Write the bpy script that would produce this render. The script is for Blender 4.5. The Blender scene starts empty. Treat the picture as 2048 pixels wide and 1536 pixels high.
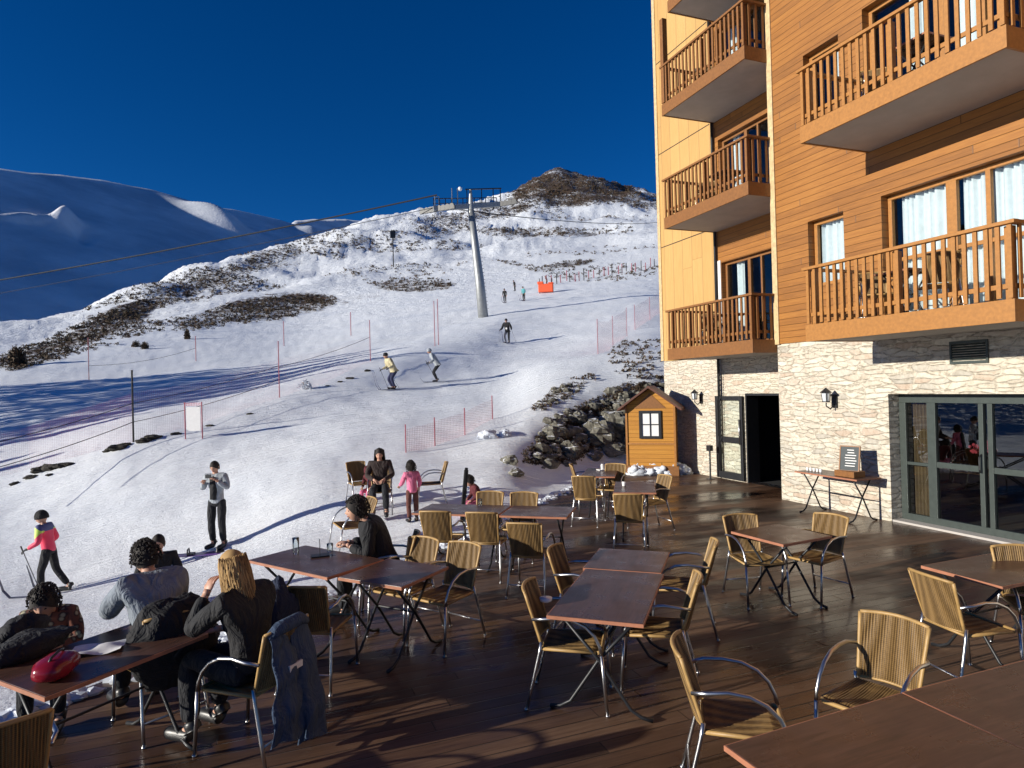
import bpy, bmesh, math, random
from mathutils import Vector, Matrix, noise
from mathutils.bvhtree import BVHTree
random.seed(7)
S = bpy.context.scene
C = S.collection
PI = math.pi
R = math.radians

# ------------------------------------------------------------------ camera
H = 2.4
FPX = 1297.3
CR = Vector((0.93502186, 0.35358738 * -1, -0.02664751))     # camera right, forward, up in world axes
AX = ((0.93502186, 0.35385535, 0.02281482), (-0.35358738, 0.93528116, -0.01500398), (-0.02664751, 0.00596202, 0.99962711))
RIGHT = Vector((AX[0][0], AX[1][0], AX[2][0]))
FWD = Vector((AX[0][1], AX[1][1], AX[2][1]))
UP = Vector((AX[0][2], AX[1][2], AX[2][2]))
cam = bpy.data.objects.new('camera', bpy.data.cameras.new('camera'))
C.objects.link(cam)
cam.matrix_world = Matrix.Translation((0, 0, H)) @ Matrix((
    (RIGHT.x, UP.x, -FWD.x, 0), (RIGHT.y, UP.y, -FWD.y, 0), (RIGHT.z, UP.z, -FWD.z, 0), (0, 0, 0, 1)))
cam.data.sensor_width = 36
cam.data.lens = FPX * 36 / 2048
cam.data.clip_start = 0.05
cam.data.clip_end = 20000
S.camera = cam

# ------------------------------------------------------------------ light
SUN_EL = 14.0
w = bpy.data.worlds.new('World'); S.world = w; w.use_nodes = True
nt = w.node_tree
bg = nt.nodes['Background']
sky = nt.nodes.new('ShaderNodeTexSky'); sky.sky_type = 'NISHITA'
sky.sun_disc = False
sky.sun_elevation = R(SUN_EL)
sky.sun_rotation = R(270)          # the sun stands in the west of the scene (-x)
sky.altitude = 3000; sky.air_density = 1.0; sky.dust_density = 0.0; sky.ozone_density = 6.0
hs = nt.nodes.new('ShaderNodeHueSaturation'); hs.inputs['Hue'].default_value = .507; hs.inputs['Saturation'].default_value = 1.15; hs.inputs['Value'].default_value = .90
nt.links.new(sky.outputs[0], hs.inputs['Color']); nt.links.new(hs.outputs[0], bg.inputs[0])
bg.inputs[1].default_value = 0.082
sun = bpy.data.objects.new('sun', bpy.data.lights.new('sun', 'SUN')); C.objects.link(sun)
sun.data.energy = 5.0; sun.data.angle = R(0.5); sun.data.color = (1.0, 0.94, 0.83)
SD = Vector((math.cos(R(SUN_EL)), 0.03, -math.sin(R(SUN_EL)))).normalized()
sun.rotation_euler = SD.to_track_quat('-Z', 'Y').to_euler()
S.view_settings.view_transform = 'Standard'; S.view_settings.look = 'None'
S.view_settings.exposure = 0.35; S.view_settings.gamma = 1.0
S.cycles.max_bounces = 6

# ------------------------------------------------------------------ helpers
def ray(px, py):
    return RIGHT * ((px - 1024) / FPX) + FWD - UP * ((py - 768) / FPX)
EYE = Vector((0, 0, H))
def dep(px, py, d): return EYE + ray(px, py) * d
def onz(px, py, z=0.0):
    r = ray(px, py); return EYE + r * ((z - H) / r.z)
def onx(px, py, x):
    r = ray(px, py); return EYE + r * (x / r.x)
def yaw(deg):
    """rotation about z that turns local +Y to the heading (0 away from the viewer, 90 to the right)"""
    d = FWD * math.cos(R(deg)) + RIGHT * math.sin(R(deg))
    return math.atan2(-d.x, d.y)

class MB:
    def __init__(s): s.v = []; s.f = []; s.m = []
    def add(s, vs, fs, mi=0):
        n = len(s.v); s.v += [tuple(v) for v in vs]
        s.f += [tuple(n + i for i in f) for f in fs]; s.m += [mi] * len(fs)
        return s
    def box(s, a, b, mi=0, M=None):
        x0, y0, z0 = a; x1, y1, z1 = b
        vs = [Vector(p) for p in ((x0,y0,z0),(x1,y0,z0),(x1,y1,z0),(x0,y1,z0),(x0,y0,z1),(x1,y0,z1),(x1,y1,z1),(x0,y1,z1))]
        if M is not None: vs = [M @ v for v in vs]
        return s.add(vs, ((0,3,2,1),(4,5,6,7),(0,1,5,4),(1,2,6,5),(2,3,7,6),(3,0,4,7)), mi)
    def bar(s, p, q, w, t, mi=0, up=(0,0,1)):
        p = Vector(p); q = Vector(q); d = (q - p).normalized(); u = Vector(up)
        if abs(d.dot(u)) > 0.98: u = Vector((0, 1, 0))
        a = d.cross(u).normalized() * w / 2; b = a.cross(d).normalized() * t / 2
        vs = [p - a - b, p + a - b, p + a + b, p - a + b, q - a - b, q + a - b, q + a + b, q - a + b]
        return s.add(vs, ((0,3,2,1),(4,5,6,7),(0,1,5,4),(1,2,6,5),(2,3,7,6),(3,0,4,7)), mi)
    def tube(s, pts, r, n=8, mi=0, cap=True):
        pts = [Vector(p) for p in pts]; rs = r if isinstance(r, (list, tuple)) else [r] * len(pts)
        prev = None; rings = []
        for i, p in enumerate(pts):
            d = (pts[min(i + 1, len(pts) - 1)] - pts[max(i - 1, 0)])
            d = d.normalized() if d.length > 1e-9 else Vector((0, 0, 1))
            if prev is None:
                a = d.cross(Vector((0, 0, 1)) if abs(d.z) < .9 else Vector((1, 0, 0))).normalized()
            else:
                a = (prev - d * prev.dot(d)).normalized()
            prev = a; b = d.cross(a)
            rings.append([p + (a * math.cos(2*PI*k/n) + b * math.sin(2*PI*k/n)) * rs[i] for k in range(n)])
        vs = [v for r_ in rings for v in r_]; fs = []
        for i in range(len(pts) - 1):
            for k in range(n):
                fs.append((i*n + k, i*n + (k+1) % n, (i+1)*n + (k+1) % n, (i+1)*n + k))
        if cap: fs += [tuple(range(n))[::-1], tuple((len(pts)-1)*n + k for k in range(n))]
        return s.add(vs, fs, mi)
    def ball(s, c, r, seg=12, ring=8, mi=0, fn=None):
        c = Vector(c); r = Vector(r) if not isinstance(r, (int, float)) else Vector((r, r, r))
        vs = []; fs = []
        for i in range(ring + 1):
            th = PI * i / ring
            for k in range(seg):
                u = Vector((math.sin(th)*math.cos(2*PI*k/seg), math.sin(th)*math.sin(2*PI*k/seg), math.cos(th)))
                if fn: u = fn(u)
                vs.append(c + Vector((u.x*r.x, u.y*r.y, u.z*r.z)))
        for i in range(ring):
            for k in range(seg):
                fs.append((i*seg+k, (i+1)*seg+k, (i+1)*seg+(k+1)%seg, i*seg+(k+1)%seg))
        return s.add(vs, fs, mi)
    def grid(s, rows, mi=0, closed=False):
        n = len(rows[0]); vs = [v for r_ in rows for v in r_]; fs = []
        for i in range(len(rows) - 1):
            for k in range(n if closed else n - 1):
                fs.append((i*n+k, i*n+(k+1)%n, (i+1)*n+(k+1)%n, (i+1)*n+k))
        return s.add(vs, fs, mi)
    def mesh(s, name, mats, smooth=False):
        me = bpy.data.meshes.new(name); me.from_pydata(s.v, [], s.f)
        mats = mats if isinstance(mats, (list, tuple)) else [mats]
        for m in mats: me.materials.append(m)
        if len(mats) > 1: me.polygons.foreach_set('material_index', s.m)
        if smooth: me.shade_smooth()
        me.update(); return me
    def obj(s, name, mats, parent=None, smooth=False, bevel=0):
        me = s.mesh(name, mats, smooth)
        o = bpy.data.objects.new(name, me); C.objects.link(o)
        if parent: o.parent = parent
        if bevel:
            b = o.modifiers.new('b', 'BEVEL'); b.width = bevel; b.segments = 2; b.limit_method = 'ANGLE'
        return o

def tag(o, label=None, cat=None, group=None, kind=None):
    if label: o['label'] = label
    if cat: o['category'] = cat
    if group: o['group'] = group
    if kind: o['kind'] = kind
    return o
def thing(name, label, cat, loc=(0,0,0), rz=0, group=None):
    o = bpy.data.objects.new(name, None); C.objects.link(o); o.location = loc; o.rotation_euler = (0, 0, rz)
    o.empty_display_size = .2
    return tag(o, label, cat, group)
def dup(o, parent=None):
    c = o.copy(); C.objects.link(c)
    if parent: c.parent = parent
    for ch in list(o.children): dup(ch, c)
    return c

# ------------------------------------------------------------------ materials
class NT:
    def __init__(s, name):
        s.m = bpy.data.materials.new(name); s.m.use_nodes = True; s.t = s.m.node_tree
        s.b = s.t.nodes['Principled BSDF']; s.out = s.t.nodes['Material Output']
    def n(s, typ, **kw):
        nd = s.t.nodes.new('ShaderNode' + typ)
        for k, v in kw.items():
            if k.startswith('_'): nd.inputs[k[1:].replace('_', ' ')].default_value = v
            else: setattr(nd, k, v)
        return nd
    def l(s, a, b): s.t.links.new(a, b)
    def math(s, op, a, b=None, clamp=False):
        nd = s.n('Math', operation=op); nd.use_clamp = clamp
        for i, q in enumerate((a, b)):
            if q is None: continue
            if isinstance(q, (int, float)): nd.inputs[i].default_value = q
            else: s.l(q, nd.inputs[i])
        return nd.outputs[0]
    def pos(s): return s.n('NewGeometry').outputs['Position']
    def obj(s): return s.n('TexCoord').outputs['Object']
    def map(s, src, scale=(1,1,1), rot=(0,0,0), loc=(0,0,0)):
        nd = s.n('Mapping'); nd.inputs['Scale'].default_value = scale; nd.inputs['Rotation'].default_value = rot
        nd.inputs['Location'].default_value = loc
        s.l(src, nd.inputs['Vector']); return nd.outputs[0]
    def noise(s, vec, scale=5, detail=4, rough=.5, fac=True, dist=0):
        nd = s.n('TexNoise'); nd.inputs['Scale'].default_value = scale; nd.inputs['Detail'].default_value = detail
        nd.inputs['Roughness'].default_value = rough; nd.inputs['Distortion'].default_value = dist
        if vec is not None: s.l(vec, nd.inputs['Vector'])
        return nd.outputs[0 if fac else 1]
    def ramp(s, fac, stops):
        nd = s.n('ValToRGB'); e = nd.color_ramp.elements
        while len(e) < len(stops): e.new(0.5)
        for i, (p, c) in enumerate(stops):
            e[i].position = p; e[i].color = (c, c, c, 1) if isinstance(c, (int, float)) else (*c, 1)
        s.l(fac, nd.inputs[0]); return nd.outputs[0]
    def mix(s, f, a, b, mode='MIX'):
        nd = s.n('Mix', data_type='RGBA', blend_type=mode)
        for k, q in ((0, f), (6, a), (7, b)):
            if isinstance(q, (int, float)): nd.inputs[k].default_value = q if k == 0 else (q, q, q, 1)
            elif isinstance(q, tuple): nd.inputs[k].default_value = (*q, 1)
            else: s.l(q, nd.inputs[k])
        return nd.outputs[2]
    def bump(s, h, strength=.3, dist=.01, nrm=None):
        nd = s.n('Bump'); nd.inputs['Strength'].default_value = strength; nd.inputs['Distance'].default_value = dist
        s.l(h, nd.inputs['Height'])
        if nrm is not None: s.l(nrm, nd.inputs['Normal'])
        s.l(nd.outputs[0], s.b.inputs['Normal']); return nd.outputs[0]
    def col(s, c):
        if isinstance(c, tuple): s.b.inputs['Base Color'].default_value = (*c, 1)
        else: s.l(c, s.b.inputs['Base Color'])
    def set(s, **kw):
        for k, v in kw.items():
            i = s.b.inputs[k.replace('_', ' ')]
            if hasattr(v, 'is_linked') or not isinstance(v, (int, float, tuple)): s.l(v, i)
            else: i.default_value = v
        return s.m

def plain(name, c, rough=.6, metal=0, var=.25, nscale=12, bump=.15, bscale=60, **kw):
    """a plain surface with slight mottling and fine relief"""
    t = NT(name); o = t.obj()
    n = t.noise(o, nscale, 5, .6)
    lo = tuple(max(0, q * (1 - var)) for q in c); hi = tuple(min(1, q * (1 + var)) for q in c)
    t.col(t.ramp(n, [(.3, lo), (.7, hi)]))
    t.bump(t.noise(o, bscale, 4), bump, .004)
    return t.set(Roughness=rough, Metallic=metal, **kw)

def cladding(name, c_lo, c_mid, c_hi, board=.125, vertical=False, gap=.9):
    t = NT(name); p = t.pos()
    sep = t.n('SeparateXYZ'); t.l(p, sep.inputs[0])
    ax = sep.outputs['Y'] if vertical else sep.outputs['Z']
    k = t.math('DIVIDE', ax, board); fl = t.math('FLOOR', k); fr = t.math('FRACT', k)
    cmb = t.n('CombineXYZ'); t.l(fl, cmb.inputs[2])
    # grain: stretched along the board, shifted per board; butt joints split the boards in lengths
    al = sep.outputs['Z'] if vertical else sep.outputs['Y']
    wn = t.n('TexWhiteNoise', noise_dimensions='1D'); t.l(fl, wn.inputs['W'])
    sh = t.math('ADD', t.math('DIVIDE', al, 5.2), t.math('MULTIPLY', wn.outputs[0], 7.0))
    seg = t.math('FLOOR', sh); jf = t.math('FRACT', sh)
    w2 = t.n('TexWhiteNoise', noise_dimensions='2D'); c2 = t.n('CombineXYZ'); t.l(fl, c2.inputs[0]); t.l(seg, c2.inputs[1]); t.l(c2.outputs[0], w2.inputs['Vector'])
    gv = t.n('CombineXYZ'); t.l(t.math('MULTIPLY', al, 1.0), gv.inputs[0]); t.l(t.math('MULTIPLY', ax, 14.0), gv.inputs[1]); t.l(t.math('MULTIPLY', w2.outputs[0], 30.0), gv.inputs[2])
    g = t.noise(gv.outputs[0], 2.2, 6, .65, dist=.6)
    big = t.noise(p, .6, 3)
    v = t.math('ADD', t.math('MULTIPLY', g, .6), t.math('MULTIPLY', w2.outputs[0], .17))
    v = t.math('ADD', v, t.math('MULTIPLY', big, .25))
    base = t.ramp(v, [(.25, c_lo), (.55, c_mid), (.85, c_hi)])
    edge = t.ramp(fr, [(0, 0), (.06, 1), (.94, 1), (1, 0)])
    jn = t.ramp(jf, [(0, 0), (.004, 1), (1, 1)])
    e2 = t.math('MULTIPLY', edge, jn)
    t.col(t.mix(t.math('MULTIPLY', t.math('SUBTRACT', 1.0, e2), gap), base, tuple(q * .25 for q in c_lo)))
    t.bump(t.math('ADD', t.math('MULTIPLY', e2, .8), t.math('MULTIPLY', g, .2)), .7, .008)
    return t.set(Roughness=.62)

M = {}
M['cladding'] = cladding('larch_boards', (.15, .055, .009), (.295, .115, .018), (.42, .185, .034))
M['pale_boards'] = cladding('pale_panel_boards', (.42, .23, .07), (.50, .30, .10), (.56, .36, .14), board=.42, vertical=True, gap=.35)
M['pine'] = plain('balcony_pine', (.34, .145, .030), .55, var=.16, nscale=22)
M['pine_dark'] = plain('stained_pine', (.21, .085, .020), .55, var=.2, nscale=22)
M['pine_trim'] = plain('pale_trim', (.52, .38, .20), .6)
M['soffit'] = plain('painted_soffit', (.42, .39, .36), .8, var=.08, nscale=3)
M['white_paint'] = plain('white_paint', (.75, .74, .72), .5, var=.05)
M['curtain'] = plain('curtain_cloth', (.56, .60, .63), .9, var=.08)
M['curtain_brown'] = plain('brown_curtain', (.23, .15, .08), .9, var=.3, nscale=4)
M['metal'] = plain('aluminium_tube', (.50, .50, .51), .32, 1.0, var=.08, bump=.02)
M['dark_metal'] = plain('dark_painted_steel', (.022, .023, .026), .45, 0.3, var=.2)
M['frame_green'] = plain('grey_green_frame', (.055, .068, .062), .42, .25, var=.12, bump=.03)
M['black'] = plain('black_interior', (.008, .008, .009), .9)
M['room'] = plain('dim_room', (.05, .04, .03), .9)
M['rope'] = plain('steel_rope', (.012, .012, .015), .8)
M['galv'] = plain('galvanised_steel', (.30, .31, .31), .5, .5, var=.15, nscale=3)
M['rock'] = None

def stone_wall():
    t = NT('rubble_stone'); p = t.pos()
    q = t.map(p, (1, 2.5, 9.5)); 
    wq = t.n('VectorMath', operation='ADD'); t.l(q, wq.inputs[0])
    nz = t.n('VectorMath', operation='SCALE'); t.l(t.noise(p, 2.2, 2, fac=False), nz.inputs[0]); nz.inputs['Scale'].default_value = .95; t.l(nz.outputs[0], wq.inputs[1])
    a = t.n('TexVoronoi', feature='F1', _Scale=1.25, _Randomness=.85); t.l(wq.outputs[0], a.inputs['Vector'])
    e = t.n('TexVoronoi', feature='DISTANCE_TO_EDGE', _Scale=1.25, _Randomness=.85); t.l(wq.outputs[0], e.inputs['Vector'])
    sp = t.n('SeparateColor'); t.l(a.outputs['Color'], sp.inputs[0])
    c = t.ramp(sp.outputs[0], [(0, (.50, .43, .33)), (.2, (.66, .59, .46)), (.42, (.42, .35, .26)), (.55, (.72, .66, .53)), (.7, (.36, .22, .14)), (.80, (.60, .55, .46)), (.93, (.24, .22, .19)), (1, (.74, .68, .55))])
    c = t.mix(.5, c, t.ramp(t.noise(p, 11, 6, .7), [(.28, (.33, .275, .21)), (.5, (.58, .53, .44)), (.75, (.74, .70, .60))]))
    mort = t.ramp(e.outputs['Distance'], [(0, .85), (.04, .6), (.12, 0)])
    crack = t.ramp(t.noise(p, 16, 4), [(.40, 0), (.56, 1)])
    c = t.mix(mort, c, t.mix(crack, (.34, .29, .22), (.66, .60, .49)))
    t.col(c)
    h = t.math('ADD', t.math('MULTIPLY', t.ramp(e.outputs['Distance'], [(0, 0), (.12, .9), (.4, 1)]), .8), t.math('MULTIPLY', t.noise(p, 14, 6, .7), .5))
    t.bump(h, .8, .035)
    return t.set(Roughness=.85)
M['stone'] = stone_wall()

def deck_mat():
    t = NT('deck_boards'); p = t.pos()
    sep = t.n('SeparateXYZ'); t.l(p, sep.inputs[0])
    k = t.math('DIVIDE', sep.outputs['Y'], .145); fl = t.math('FLOOR', k); fr = t.math('FRACT', k)
    wn = t.n('TexWhiteNoise', noise_dimensions='1D'); t.l(fl, wn.inputs['W'])
    sh = t.math('ADD', t.math('DIVIDE', sep.outputs['X'], 3.6), t.math('MULTIPLY', wn.outputs[0], 5.0)); seg = t.math('FLOOR', sh); jf = t.math('FRACT', sh)
    w2 = t.n('TexWhiteNoise', noise_dimensions='2D'); c2 = t.n('CombineXYZ'); t.l(fl, c2.inputs[0]); t.l(seg, c2.inputs[1]); t.l(c2.outputs[0], w2.inputs['Vector'])
    gv = t.n('CombineXYZ'); t.l(t.math('MULTIPLY', sep.outputs['X'], .9), gv.inputs[0]); t.l(t.math('MULTIPLY', sep.outputs['Y'], 16.), gv.inputs[1]); t.l(t.math('MULTIPLY', w2.outputs[0], 40.), gv.inputs[2])
    g = t.noise(gv.outputs[0], 2.5, 7, .7, dist=.5)
    v = t.math('ADD', t.math('MULTIPLY', g, .7), t.math('MULTIPLY', w2.outputs[0], .3))
    c = t.ramp(v, [(.2, (.036, .020, .013)), (.5, (.105, .056, .032)), (.8, (.21, .125, .074))])
    wet = t.ramp(t.noise(t.map(p, (.5, 1.2, 1)), .8, 4, .6), [(.4, 0), (.58, 1)])
    c = t.mix(t.math('MULTIPLY', wet, .6), c, (.035, .016, .010))
    edge = t.ramp(fr, [(0, 0), (.05, 1), (.95, 1), (1, 0)])
    jn = t.ramp(jf, [(0, 0), (.003, 1), (1, 1)])
    e2 = t.math('MULTIPLY', edge, jn)
    t.col(t.mix(e2, (.006, .004, .003), c))
    t.bump(t.math('ADD', t.math('MULTIPLY', e2, .8), t.math('MULTIPLY', g, .25)), .5, .006)
    return t.set(Roughness=t.mix(wet, .6, .2), Specular_IOR_Level=.32)
M['deck'] = deck_mat()

def snow_mat():
    t = NT('snow_ground'); p = t.pos()
    at = t.n('Attribute', attribute_name='cover').outputs['Fac']
    far = t.n('Attribute', attribute_name='far').outputs['Fac']
    n1 = t.noise(p, .07, 9, .75); n2 = t.noise(p, .9, 7, .8)
    nn = t.math('ADD', t.math('MULTIPLY', n1, .45), t.math('MULTIPLY', n2, .55))
    thr = t.math('SUBTRACT', .80, t.math('MULTIPLY', at, .34))
    mk = t.math('MULTIPLY', t.math('SUBTRACT', nn, thr), 16.0, True)
    rockc = t.ramp(t.noise(p, .9, 6, .7), [(.3, (.030, .022, .015)), (.48, (.075, .055, .035)), (.6, (.10, .058, .035)), (.75, (.16, .14, .12))])
    sc = t.ramp(t.noise(p, .25, 4), [(.35, (.84, .88, .93)), (.65, (.90, .93, .96))])
    t.col(t.mix(mk, sc, rockc))
    # ski and groomer tracks run with the piste, lumps everywhere
    tr = t.noise(t.map(p, (.14, 3.0, .3), rot=(0, 0, R(-62))), 1.1, 4, .6)
    tr2 = t.noise(t.map(p, (.16, 7, .4), rot=(0, 0, R(-48))), 1.3, 3, .55)
    lump = t.noise(p, 7, 6, .72); fine = t.noise(p, 28, 4, .7)
    h = t.math('ADD', t.math('ADD', t.math('MULTIPLY', tr, 1.7), t.math('MULTIPLY', tr2, 1.4)), t.math('ADD', t.math('MULTIPLY', lump, .45), t.math('MULTIPLY', fine, .2)))
    big = t.math('MULTIPLY', t.noise(p, .5, 8, .72), 9.0)
    hh = t.math('ADD', t.math('MULTIPLY', h, t.math('SUBTRACT', 1.0, far)), t.math('MULTIPLY', big, far))
    t.bump(hh, .62, .14)
    return t.set(Roughness=.55, Specular_IOR_Level=.3)
M['snow'] = snow_mat()
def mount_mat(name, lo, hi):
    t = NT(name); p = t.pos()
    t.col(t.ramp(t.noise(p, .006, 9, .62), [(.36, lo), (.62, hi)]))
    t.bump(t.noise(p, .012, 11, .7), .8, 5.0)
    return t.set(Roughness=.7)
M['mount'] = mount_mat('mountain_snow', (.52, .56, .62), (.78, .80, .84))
def rock_mat():
    t = NT('grey_rock'); p = t.pos(); n = t.noise(p, 3.5, 8, .7)
    c = t.ramp(n, [(.3, (.045, .04, .033)), (.5, (.15, .14, .11)), (.72, (.32, .31, .26))])
    nz = t.n('SeparateXYZ'); t.l(t.n('NewGeometry').outputs['Normal'], nz.inputs[0])
    sn = t.math('MULTIPLY', t.math('SUBTRACT', t.math('ADD', nz.outputs['Z'], t.math('MULTIPLY', t.noise(p, 4, 5), .9)), 1.36), 9., True)
    t.col(t.mix(sn, c, (.82, .84, .87)))
    t.bump(n, .8, .06)
    return t.set(Roughness=.9)
M['rock'] = rock_mat()
def leafmat(name, a, b):
    t = NT(name); i = t.n('NewGeometry').outputs['Random Per Island']
    t.col(t.ramp(i, [(0, a), (1, b)])); return t.set(Roughness=.8)
M['blonde'] = leafmat('blonde_hair', (.16, .085, .03), (.52, .33, .13))
M['shrub'] = leafmat('dry_shrub', (.028, .026, .014), (.10, .055, .028))
M['snowheap'] = plain('loose_snow', (.62, .66, .72), .6, var=.3, nscale=5, bump=.6, bscale=14)

def wicker(name, a, b):
    t = NT(name); o = t.obj(); 
    wv = t.n('TexWave', wave_type='BANDS', bands_direction='Z', _Scale=28., _Distortion=.6, _Detail=1.); t.l(o, wv.inputs['Vector'])
    wx = t.n('TexWave', wave_type='BANDS', bands_direction='X', _Scale=22., _Distortion=.3); t.l(o, wx.inputs['Vector'])
    f = t.math('ADD', t.math('MULTIPLY', wv.outputs['Fac'], .35), t.math('MULTIPLY', wx.outputs['Fac'], .65))
    f = t.math('ADD', t.math('MULTIPLY', f, .7), t.math('MULTIPLY', t.noise(o, 40, 3), .3))
    t.col(t.ramp(f, [(.15, a), (.75, b)])); t.bump(f, .9, .006)
    return t.set(Roughness=.55)
M['wicker'] = wicker('wicker_weave', (.070, .038, .012), (.25, .15, .052))
M['cane'] = plain('cane_binding', (.38, .235, .085), .5, var=.2)

def tabletop():
    t = NT('table_laminate'); o = t.obj()
    g = t.noise(t.map(o, (1.2, 14, 6)), 3, 6, .65, dist=.7)
    t.col(t.ramp(g, [(.3, (.048, .025, .018)), (.6, (.095, .048, .034)), (.8, (.14, .074, .050))]))
    t.bump(g, .08, .002); return t.set(Roughness=t.ramp(t.noise(o, 4, 4), [(.3, .22), (.7, .42)]))
M['table'] = tabletop()
M['table_edge'] = plain('table_edge', (.36, .15, .085), .45, var=.15)

def glass(name, tint=(.9, .95, .95), op=.03, rough=.01):
    t = NT(name)
    tr = t.n('BsdfTransparent'); tr.inputs[0].default_value = (*tint, 1)
    gl = t.n('BsdfGlossy'); gl.inputs['Roughness'].default_value = rough; gl.inputs[0].default_value = (.9, .93, .95, 1)
    fr = t.n('Fresnel'); fr.inputs[0].default_value = 1.5
    ms = t.n('MixShader'); t.l(t.math('ADD', fr.outputs[0], op), ms.inputs[0]); t.l(tr.outputs[0], ms.inputs[1]); t.l(gl.outputs[0], ms.inputs[2])
    t.l(ms.outputs[0], t.out.inputs[0]); return t.m
M['glass'] = glass('window_glass', op=.03)
M['glass_dark'] = glass('door_glass', (.55, .6, .6), .10)
def netmat():
    t = NT('safety_net'); o = t.obj()
    sep = t.n('SeparateXYZ'); t.l(o, sep.inputs[0])
    fx = t.math('FRACT', t.math('MULTIPLY', sep.outputs[0], 20.)); fz = t.math('FRACT', t.math('MULTIPLY', sep.outputs[2], 20.))
    m = t.math('MAXIMUM', t.math('LESS_THAN', fx, .22), t.math('LESS_THAN', fz, .22))
    t.col((.75, .16, .20)); return t.set(Alpha=t.math('MULTIPLY', m, .42), Roughness=.7)
M['net'] = netmat()
M['net_faint'] = M['net'].copy()
for nd_ in M['net_faint'].node_tree.nodes:
    if nd_.type == 'MATH' and nd_.operation == 'MULTIPLY' and abs(nd_.inputs[1].default_value - .42) < .01: nd_.inputs[1].default_value = .20
def cloth(name, c, rough=.85, var=.2, ns=9, bump=.35):
    t = NT(name); o = t.obj()
    w1 = t.noise(t.map(o, (1, 1, .55)), 7, 3, .55, dist=2.2); w2 = t.noise(o, 60, 3)
    t.col(t.ramp(w1, [(.3, tuple(q*(1-var) for q in c)), (.7, tuple(q*(1+var) for q in c))]))
    t.bump(t.math('ADD', w1, t.math('MULTIPLY', w2, .08)), .85, .05); return t.set(Roughness=rough)
# ------------------------------------------------------------------ terrain
COLS = [-2400, -1500, -900, -400, 0, 150, 263, 435, 600, 780, 900, 1000, 1100, 1200, 1330, 1500, 1900]
def Z(z, d): return ('z', z, d)
K = {
 -2400: [Z(-1.6,.8), Z(-.4,3), Z(-1.2,7), Z(-1.2,9), Z(-1.,12), Z(-.6,15), Z(1.5,22), Z(3,40), Z(5,75), Z(16,140)],
 -1500: [Z(-1.6,.8), Z(-.3,3), Z(-1.2,8), Z(-1.3,10), Z(-1.1,13), Z(-.8,16), Z(6.0,24), Z(3,40), Z(5,75), Z(16,140)],  # this column and the next swell into an unseen hump added to shade the piste
 -900: [Z(-1.6,.8), Z(-.2,3.0), Z(-1.2,9.5), Z(-1.2,12), Z(-1.0,14), Z(-.8,17), Z(5.0,26), Z(2.6,42), Z(5,78), Z(16,130)],
 -400: [Z(-1.6,.8), Z(-.15,3.8), Z(-1.3,10.5), Z(-1.1,13.2), Z(-.9,15), Z(-.5,17.5), Z(.6,26), Z(3.4,43), (690,70), (652,115)],
 0:    [Z(-1.6,.8), Z(-.12,4.9), (1190,11.8), (1085,15), (1030,16.8), (980,18.5), (870,27), (745,45), (705,72), (652,110)],
 150:  [Z(-1.5,.8), Z(-.11,5.7), (1172,12.1), (1055,15.4), (990,17.3), (930,19.2), (840,28.5), (722,51), (672,82), (625,132)],
 263:  [Z(-1.4,.8), Z(-.10,6.1), (1142,12.4), (1010,15.8), (935,18), (885,19.8), (812,30), (702,58), (640,95), (587,155)],
 435:  [Z(-1.2,.8), Z(-.09,6.7), (1097,13), (965,16.6), (898,19.2), (840,22.5), (782,33), (664,76), (598,125), (534,205)],
 600:  [Z(-1.1,.8), Z(-.08,7.3), (1062,12.4), (905,17.3), (835,22), (781,26.5), (735,40), (648,88), (560,150), (488,265)],
 780:  [Z(-1.,.8), Z(-.07,9.0), (1047,12.3), (845,20), (785,26.5), (728,33), (682,50), (604,100), (515,185), (441,335)],
 900:  [Z(-1.,.8), Z(-.07,10.3), (990,14.2), (838,20.5), (765,29.5), (692,42), (648,60), (588,102), (500,205), (430,380)],
 1000: [Z(-1.,.8), Z(-.07,11.6), (938,15.6), (856,19), (705,42), (640,56), (616,68), (573,107), (484,215), (404,430)],
 1100: [Z(-1.,.8), Z(-.07,13.8), (935,17.4), (800,20.8), (700,41), (622,61), (598,73), (556,110), (455,255), (356,450)],
 1200: [Z(-1.,.8), Z(-.07,16.0), (930,18.9), (772,22.3), (695,38), (612,61), (584,78), (543,115), (450,255), (369,430)],
 1330: [Z(-1.,.8), Z(-.07,17.6), (922,19.9), (752,23.4), (686,36), (600,60), (564,82), (518,120), (458,235), (414,405)],
 1500: [Z(-1.,.8), Z(-.3,18.5), Z(-.1,21.), Z(2.8,27), Z(4.5,38), Z(8,60), Z(13,82), Z(24,120), Z(60,235), Z(100,400)],
 1900: [Z(-1.,.8), Z(-.4,22), Z(.0,26), Z(3.,33), Z(6,44), Z(10,66), Z(16,88), Z(28,130), Z(60,235), Z(100,400)],
}
def ctl(px, e):
    if e[0] == 'z':
        r = ray(px, 768); d = e[2]; p = EYE + r * d; p.z = e[1]; return p
    return dep(px, e[0], e[1])
ROWS = len(K[0])
CTL = [[ctl(px, e) for e in K[px]] for px in COLS]
for col in CTL:      # behind the crest the ground falls away
    a = col[-1]; h = Vector((a.x, a.y, 0))
    col.append(a + h * .22 + Vector((0, 0, -8))); col.append(a + h * .6 + Vector((0, 0, -40)))
ROWS += 2
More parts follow.
